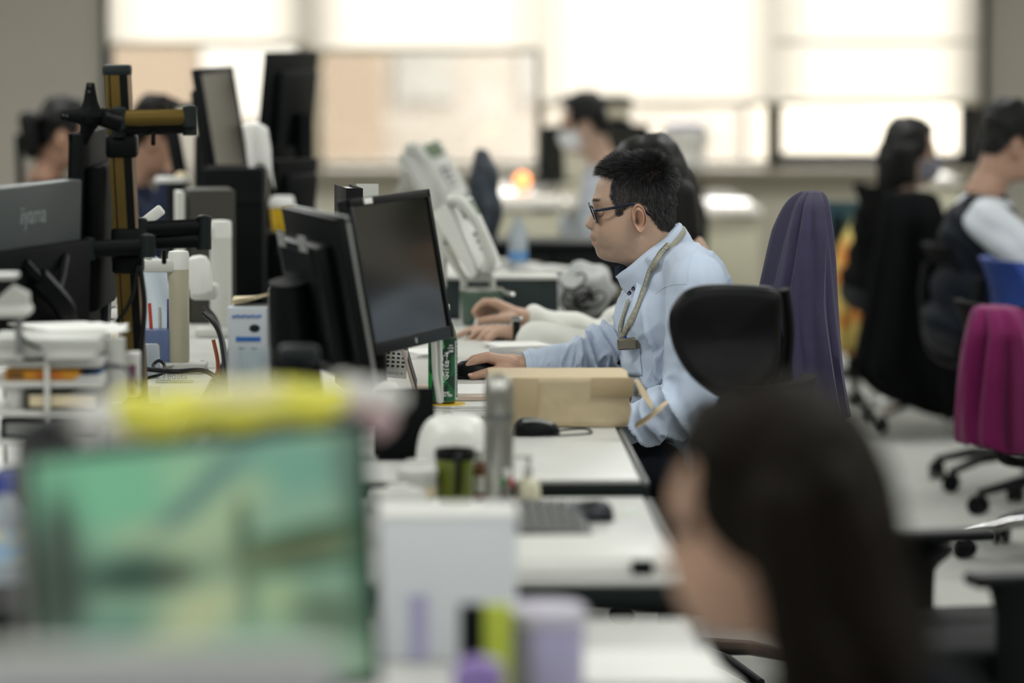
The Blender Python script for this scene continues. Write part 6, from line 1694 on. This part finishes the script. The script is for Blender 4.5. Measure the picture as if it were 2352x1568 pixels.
# person in the white sweater behind the man
def sweater_hands():
    def lefth(b, O):
        w = lambda px, py, Y: W(px, py, Y) - O
        b.cap(w(1200, 764, 9.86), .022, w(1172, 764, 9.86), .021)
        for (px, py, Y) in ((1124, 757, 9.90), (1124, 755, 9.88), (1130, 758, 9.86), (1140, 764, 9.845)): b.cap(w(1172, 764, 9.865), .020, w(px, py, Y), .012)
        finger(b, [w(1124, 757, 9.90), w(1088, 755, 9.90), w(1066, 764, 9.90), w(1046, 773, 9.90)], [.0115, .010, .009, .0075])
        finger(b, [w(1124, 756, 9.88), w(1096, 762, 9.88), w(1080, 776, 9.88), w(1072, 792, 9.88)], [.0115, .010, .009, .0075])
        finger(b, [w(1130, 760, 9.86), w(1110, 770, 9.855), w(1096, 784, 9.855), w(1090, 798, 9.855)], [.0115, .010, .009, .0075])
        finger(b, [w(1140, 766, 9.845), w(1122, 780, 9.835), w(1112, 792, 9.835), w(1106, 802, 9.835)], [.0105, .009, .008, .007])
        finger(b, [w(1165, 770, 9.89), w(1130, 784, 9.915), w(1100, 796, 9.925)], [.016, .012, .009])
    def righth(b, O):
        w = lambda px, py, Y: W(px, py, Y) - O
        b.cap(w(1205, 728, 10.08), .023, w(1178, 722, 10.08), .022)
        for (px, py, Y) in ((1138, 696, 10.03), (1136, 694, 10.055), (1140, 698, 10.08), (1146, 704, 10.10)): b.cap(w(1178, 720, 10.07), .021, w(px, py, Y), .012)
        finger(b, [w(1138, 695, 10.03), w(1112, 692, 10.03), w(1098, 703, 10.03), w(1088, 717, 10.03)], [.0118, .010, .009, .0075])
        finger(b, [w(1136, 696, 10.055), w(1110, 698, 10.055), w(1097, 712, 10.055), w(1092, 724, 10.055)], [.0118, .010, .009, .0075])
        finger(b, [w(1140, 700, 10.08), w(1116, 706, 10.08), w(1104, 720, 10.08), w(1100, 732, 10.08)], [.0112, .010, .009, .0075])
        finger(b, [w(1146, 706, 10.10), w(1124, 714, 10.10), w(1114, 726, 10.10), w(1110, 738, 10.10)], [.0105, .009, .008, .007])
        finger(b, [w(1172, 730, 10.045), w(1140, 732, 10.02), w(1118, 734, 10.012), w(1100, 738, 10.01)], [.0165, .0125, .0105, .0085])
    return {1: lefth, -1: righth}
hc = W(1490, 453, 9.95)
figure('person in a white sweater typing behind the man', hc, (.64, 9.95, .535), 0, m_swt, 'bob', hands={1: W(1176, 764, 9.86), -1: W(1185, 724, 10.08)}, fine_hands=sweater_hands(), voxel=.0075, hs=1.0, tilt=8, sleeve_r=1.12, skin=(.98, .93, .90))
wt = thing('wrist_watch', 'black smart watch on the wrist of the white sweater', 'watch', W(1186, 757, 9.86))
B().tube([(.0, .027 * math.cos(a), .027 * math.sin(a)) for a in np.linspace(0, 2 * math.pi, 24)[:-1]], .009, closed=True, n=8, flat=.3, up=(0, 1, 0)).build('strap', m_black, wt); B().box((.0, -.006, .028), (.03, .03, .008), (12, 0, 0), r=.004).build('watch_case', m_chrome, wt)
# devices before that person
t = thing('tablet', 'silver-edged tablet lying by the white sweater', 'tablet', (W(1180, 815, 9.3).x, 9.32, .7205), 4); B().box((0, 0, .014), (.105, .16, .012), r=.004).build('case', m_silver, t); B().box((0, 0, .004), (.10, .16, .008), r=.002).build('cover', m_dark, t)
t = thing('paper_sheets', 'white papers on the desk under the white sweater sleeve', 'paper', (W(1190, 795, 9.55).x, 9.62, .7205), 6)
for k in range(3): B().box((0, 0, .002 + .004 * k), (.14, .14, .003), (0, 0, 5 * k)).build('sheet', m_paper, t)

# blurred woman nearest the camera
hc = W(1748, 1228, 4.0)
t, hm, O = figure('woman with long dark brown hair in the near foreground', hc, (.66, 4.06, .50), -4, m_dnav, None, tilt=5, hands={1: Vector((.30, 3.92, .70)), -1: Vector((.28, 4.2, .70))}, voxel=.009, skin=(.95, .86, .83))
h = B(); L_ = lambda x, y, z: hm @ Vector((x, y, z))
h.ball((0, 0, 0), 1, 16, m=hm @ XF((.026, 0, .048)) @ Matrix.Diagonal((.112, .100, .116, 1)))
for s in (-1, 1):
    h.cap(L_(-.040, s * .056, .095), .028, L_(.004, s * .083, .01), .022); h.cap(L_(.004, s * .083, .02), .026, L_(.016, s * .086, -.10), .022); h.cap(L_(.016, s * .086, -.08), .026, L_(.03, s * .085, -.20), .024)
    h.cap(L_(.02, s * .075, .04), .04, L_(.04, s * .085, -.12), .036); h.cap(L_(.04, s * .085, -.1), .036, L_(.08, s * .08, -.23), .028); h.cap(L_(.07, s * .05, .05), .05, L_(.10, s * .055, -.12), .042); h.cap(L_(.10, s * .055, -.1), .042, L_(.135, s * .05, -.24), .03)
h.cap(L_(-.035, .035, .115), .036, L_(-.035, -.035, .115), .036); h.cap(L_(-.058, .025, .105), .022, L_(-.058, -.025, .105), .022); h.cap(L_(.09, 0, .04), .055, L_(.125, 0, -.13), .045); h.cap(L_(.125, 0, -.12), .045, L_(.16, 0, -.24), .03);
v, f, n = remesh(h, .006, 4); v = fold_disp(v, n, lambda p: .003 * math.sin(math.atan2(p[1], p[0] - .0) * 40 + 3 * noise.noise(Vector(p) * 9)))
raw('long_hair', v, f, m_hair_b, t)
chair('black office chair of the near woman', (.70, 4.06, 0), -4, top=.78, arms=False, phase=14, seat_z=.43, lean=.02)

# masked man far back
figure('masked man in a pale grey shirt far back by the window', W(1342, 298, 16.3), (W(1342, 298, 16.3).x + .20, 16.35, .55), 0, m_gsh, 'short', mask=m_maskw, voxel=.013, tilt=6, hands={1: W(1250, 490, 16.2), -1: W(1245, 485, 16.6)})
# masked woman and vest man on the right, both facing right
hcw = W(2092, 366, 14.4); figure('woman with a black bob and grey mask facing right', hcw, (hcw.x - .12, 14.4, .53), 180, m_bl, 'bob', mask=m_maskg, voxel=.012, hands={1: Vector((hcw.x + .3, 14.65, .74)), -1: Vector((hcw.x + .3, 14.2, .74))})
hcv = W(2322, 342, 12.5); figure('grey-haired man in a navy vest and white shirt at the right edge', hcv, (hcv.x - .13, 12.55, .53), 180, m_wsh, 'short', hmat=M('greying hair', (26, 26, 26), .6, var=.4, scale=200, spec=.2), vest=m_vest, voxel=.010, head_yaw=8, tilt=8, build=1.05, skin=(.85, .76, .72), hands={1: Vector((hcv.x + .34, 12.75, .76)), -1: Vector((hcv.x + .36, 12.3, .76))})
# two people on the left
hcn = W(362, 328, 13.1); figure('person in navy with short dark hair, left background', hcn, (hcn.x - .16, 13.15, .53), 180, m_navy, 'short', hmat=m_hair_b, voxel=.012, tilt=10, skin=(.8, .68, .62), hands={1: W(400, 372, 13.3), -1: W(398, 380, 12.95)})
chair('dark chair of the person in navy', (hcn.x - .16, 13.15, 0), 180, top=.86, arms=False, phase=5)
chair('dark chair of the person in the white sweater', (.66, 9.95, 0), 0, top=.84, backw=.36, arms=False, phase=25, seat_z=.44)
chair('dark chair of the masked man', (W(1342, 298, 16.3).x + .2, 16.35, 0), 0, top=.82, arms=False, phase=5)
chair('dark chair of the man in the vest', (1.98, 12.6, 0), 180, top=.80, arms=False, phase=36)
hcl = W(150, 322, 14.35); figure('person in black behind the star bracket, far left', hcl, (-1.15, 14.35, .53), 180, m_bl, 'short', voxel=.013, tilt=4, skin=(.95, .8, .74))
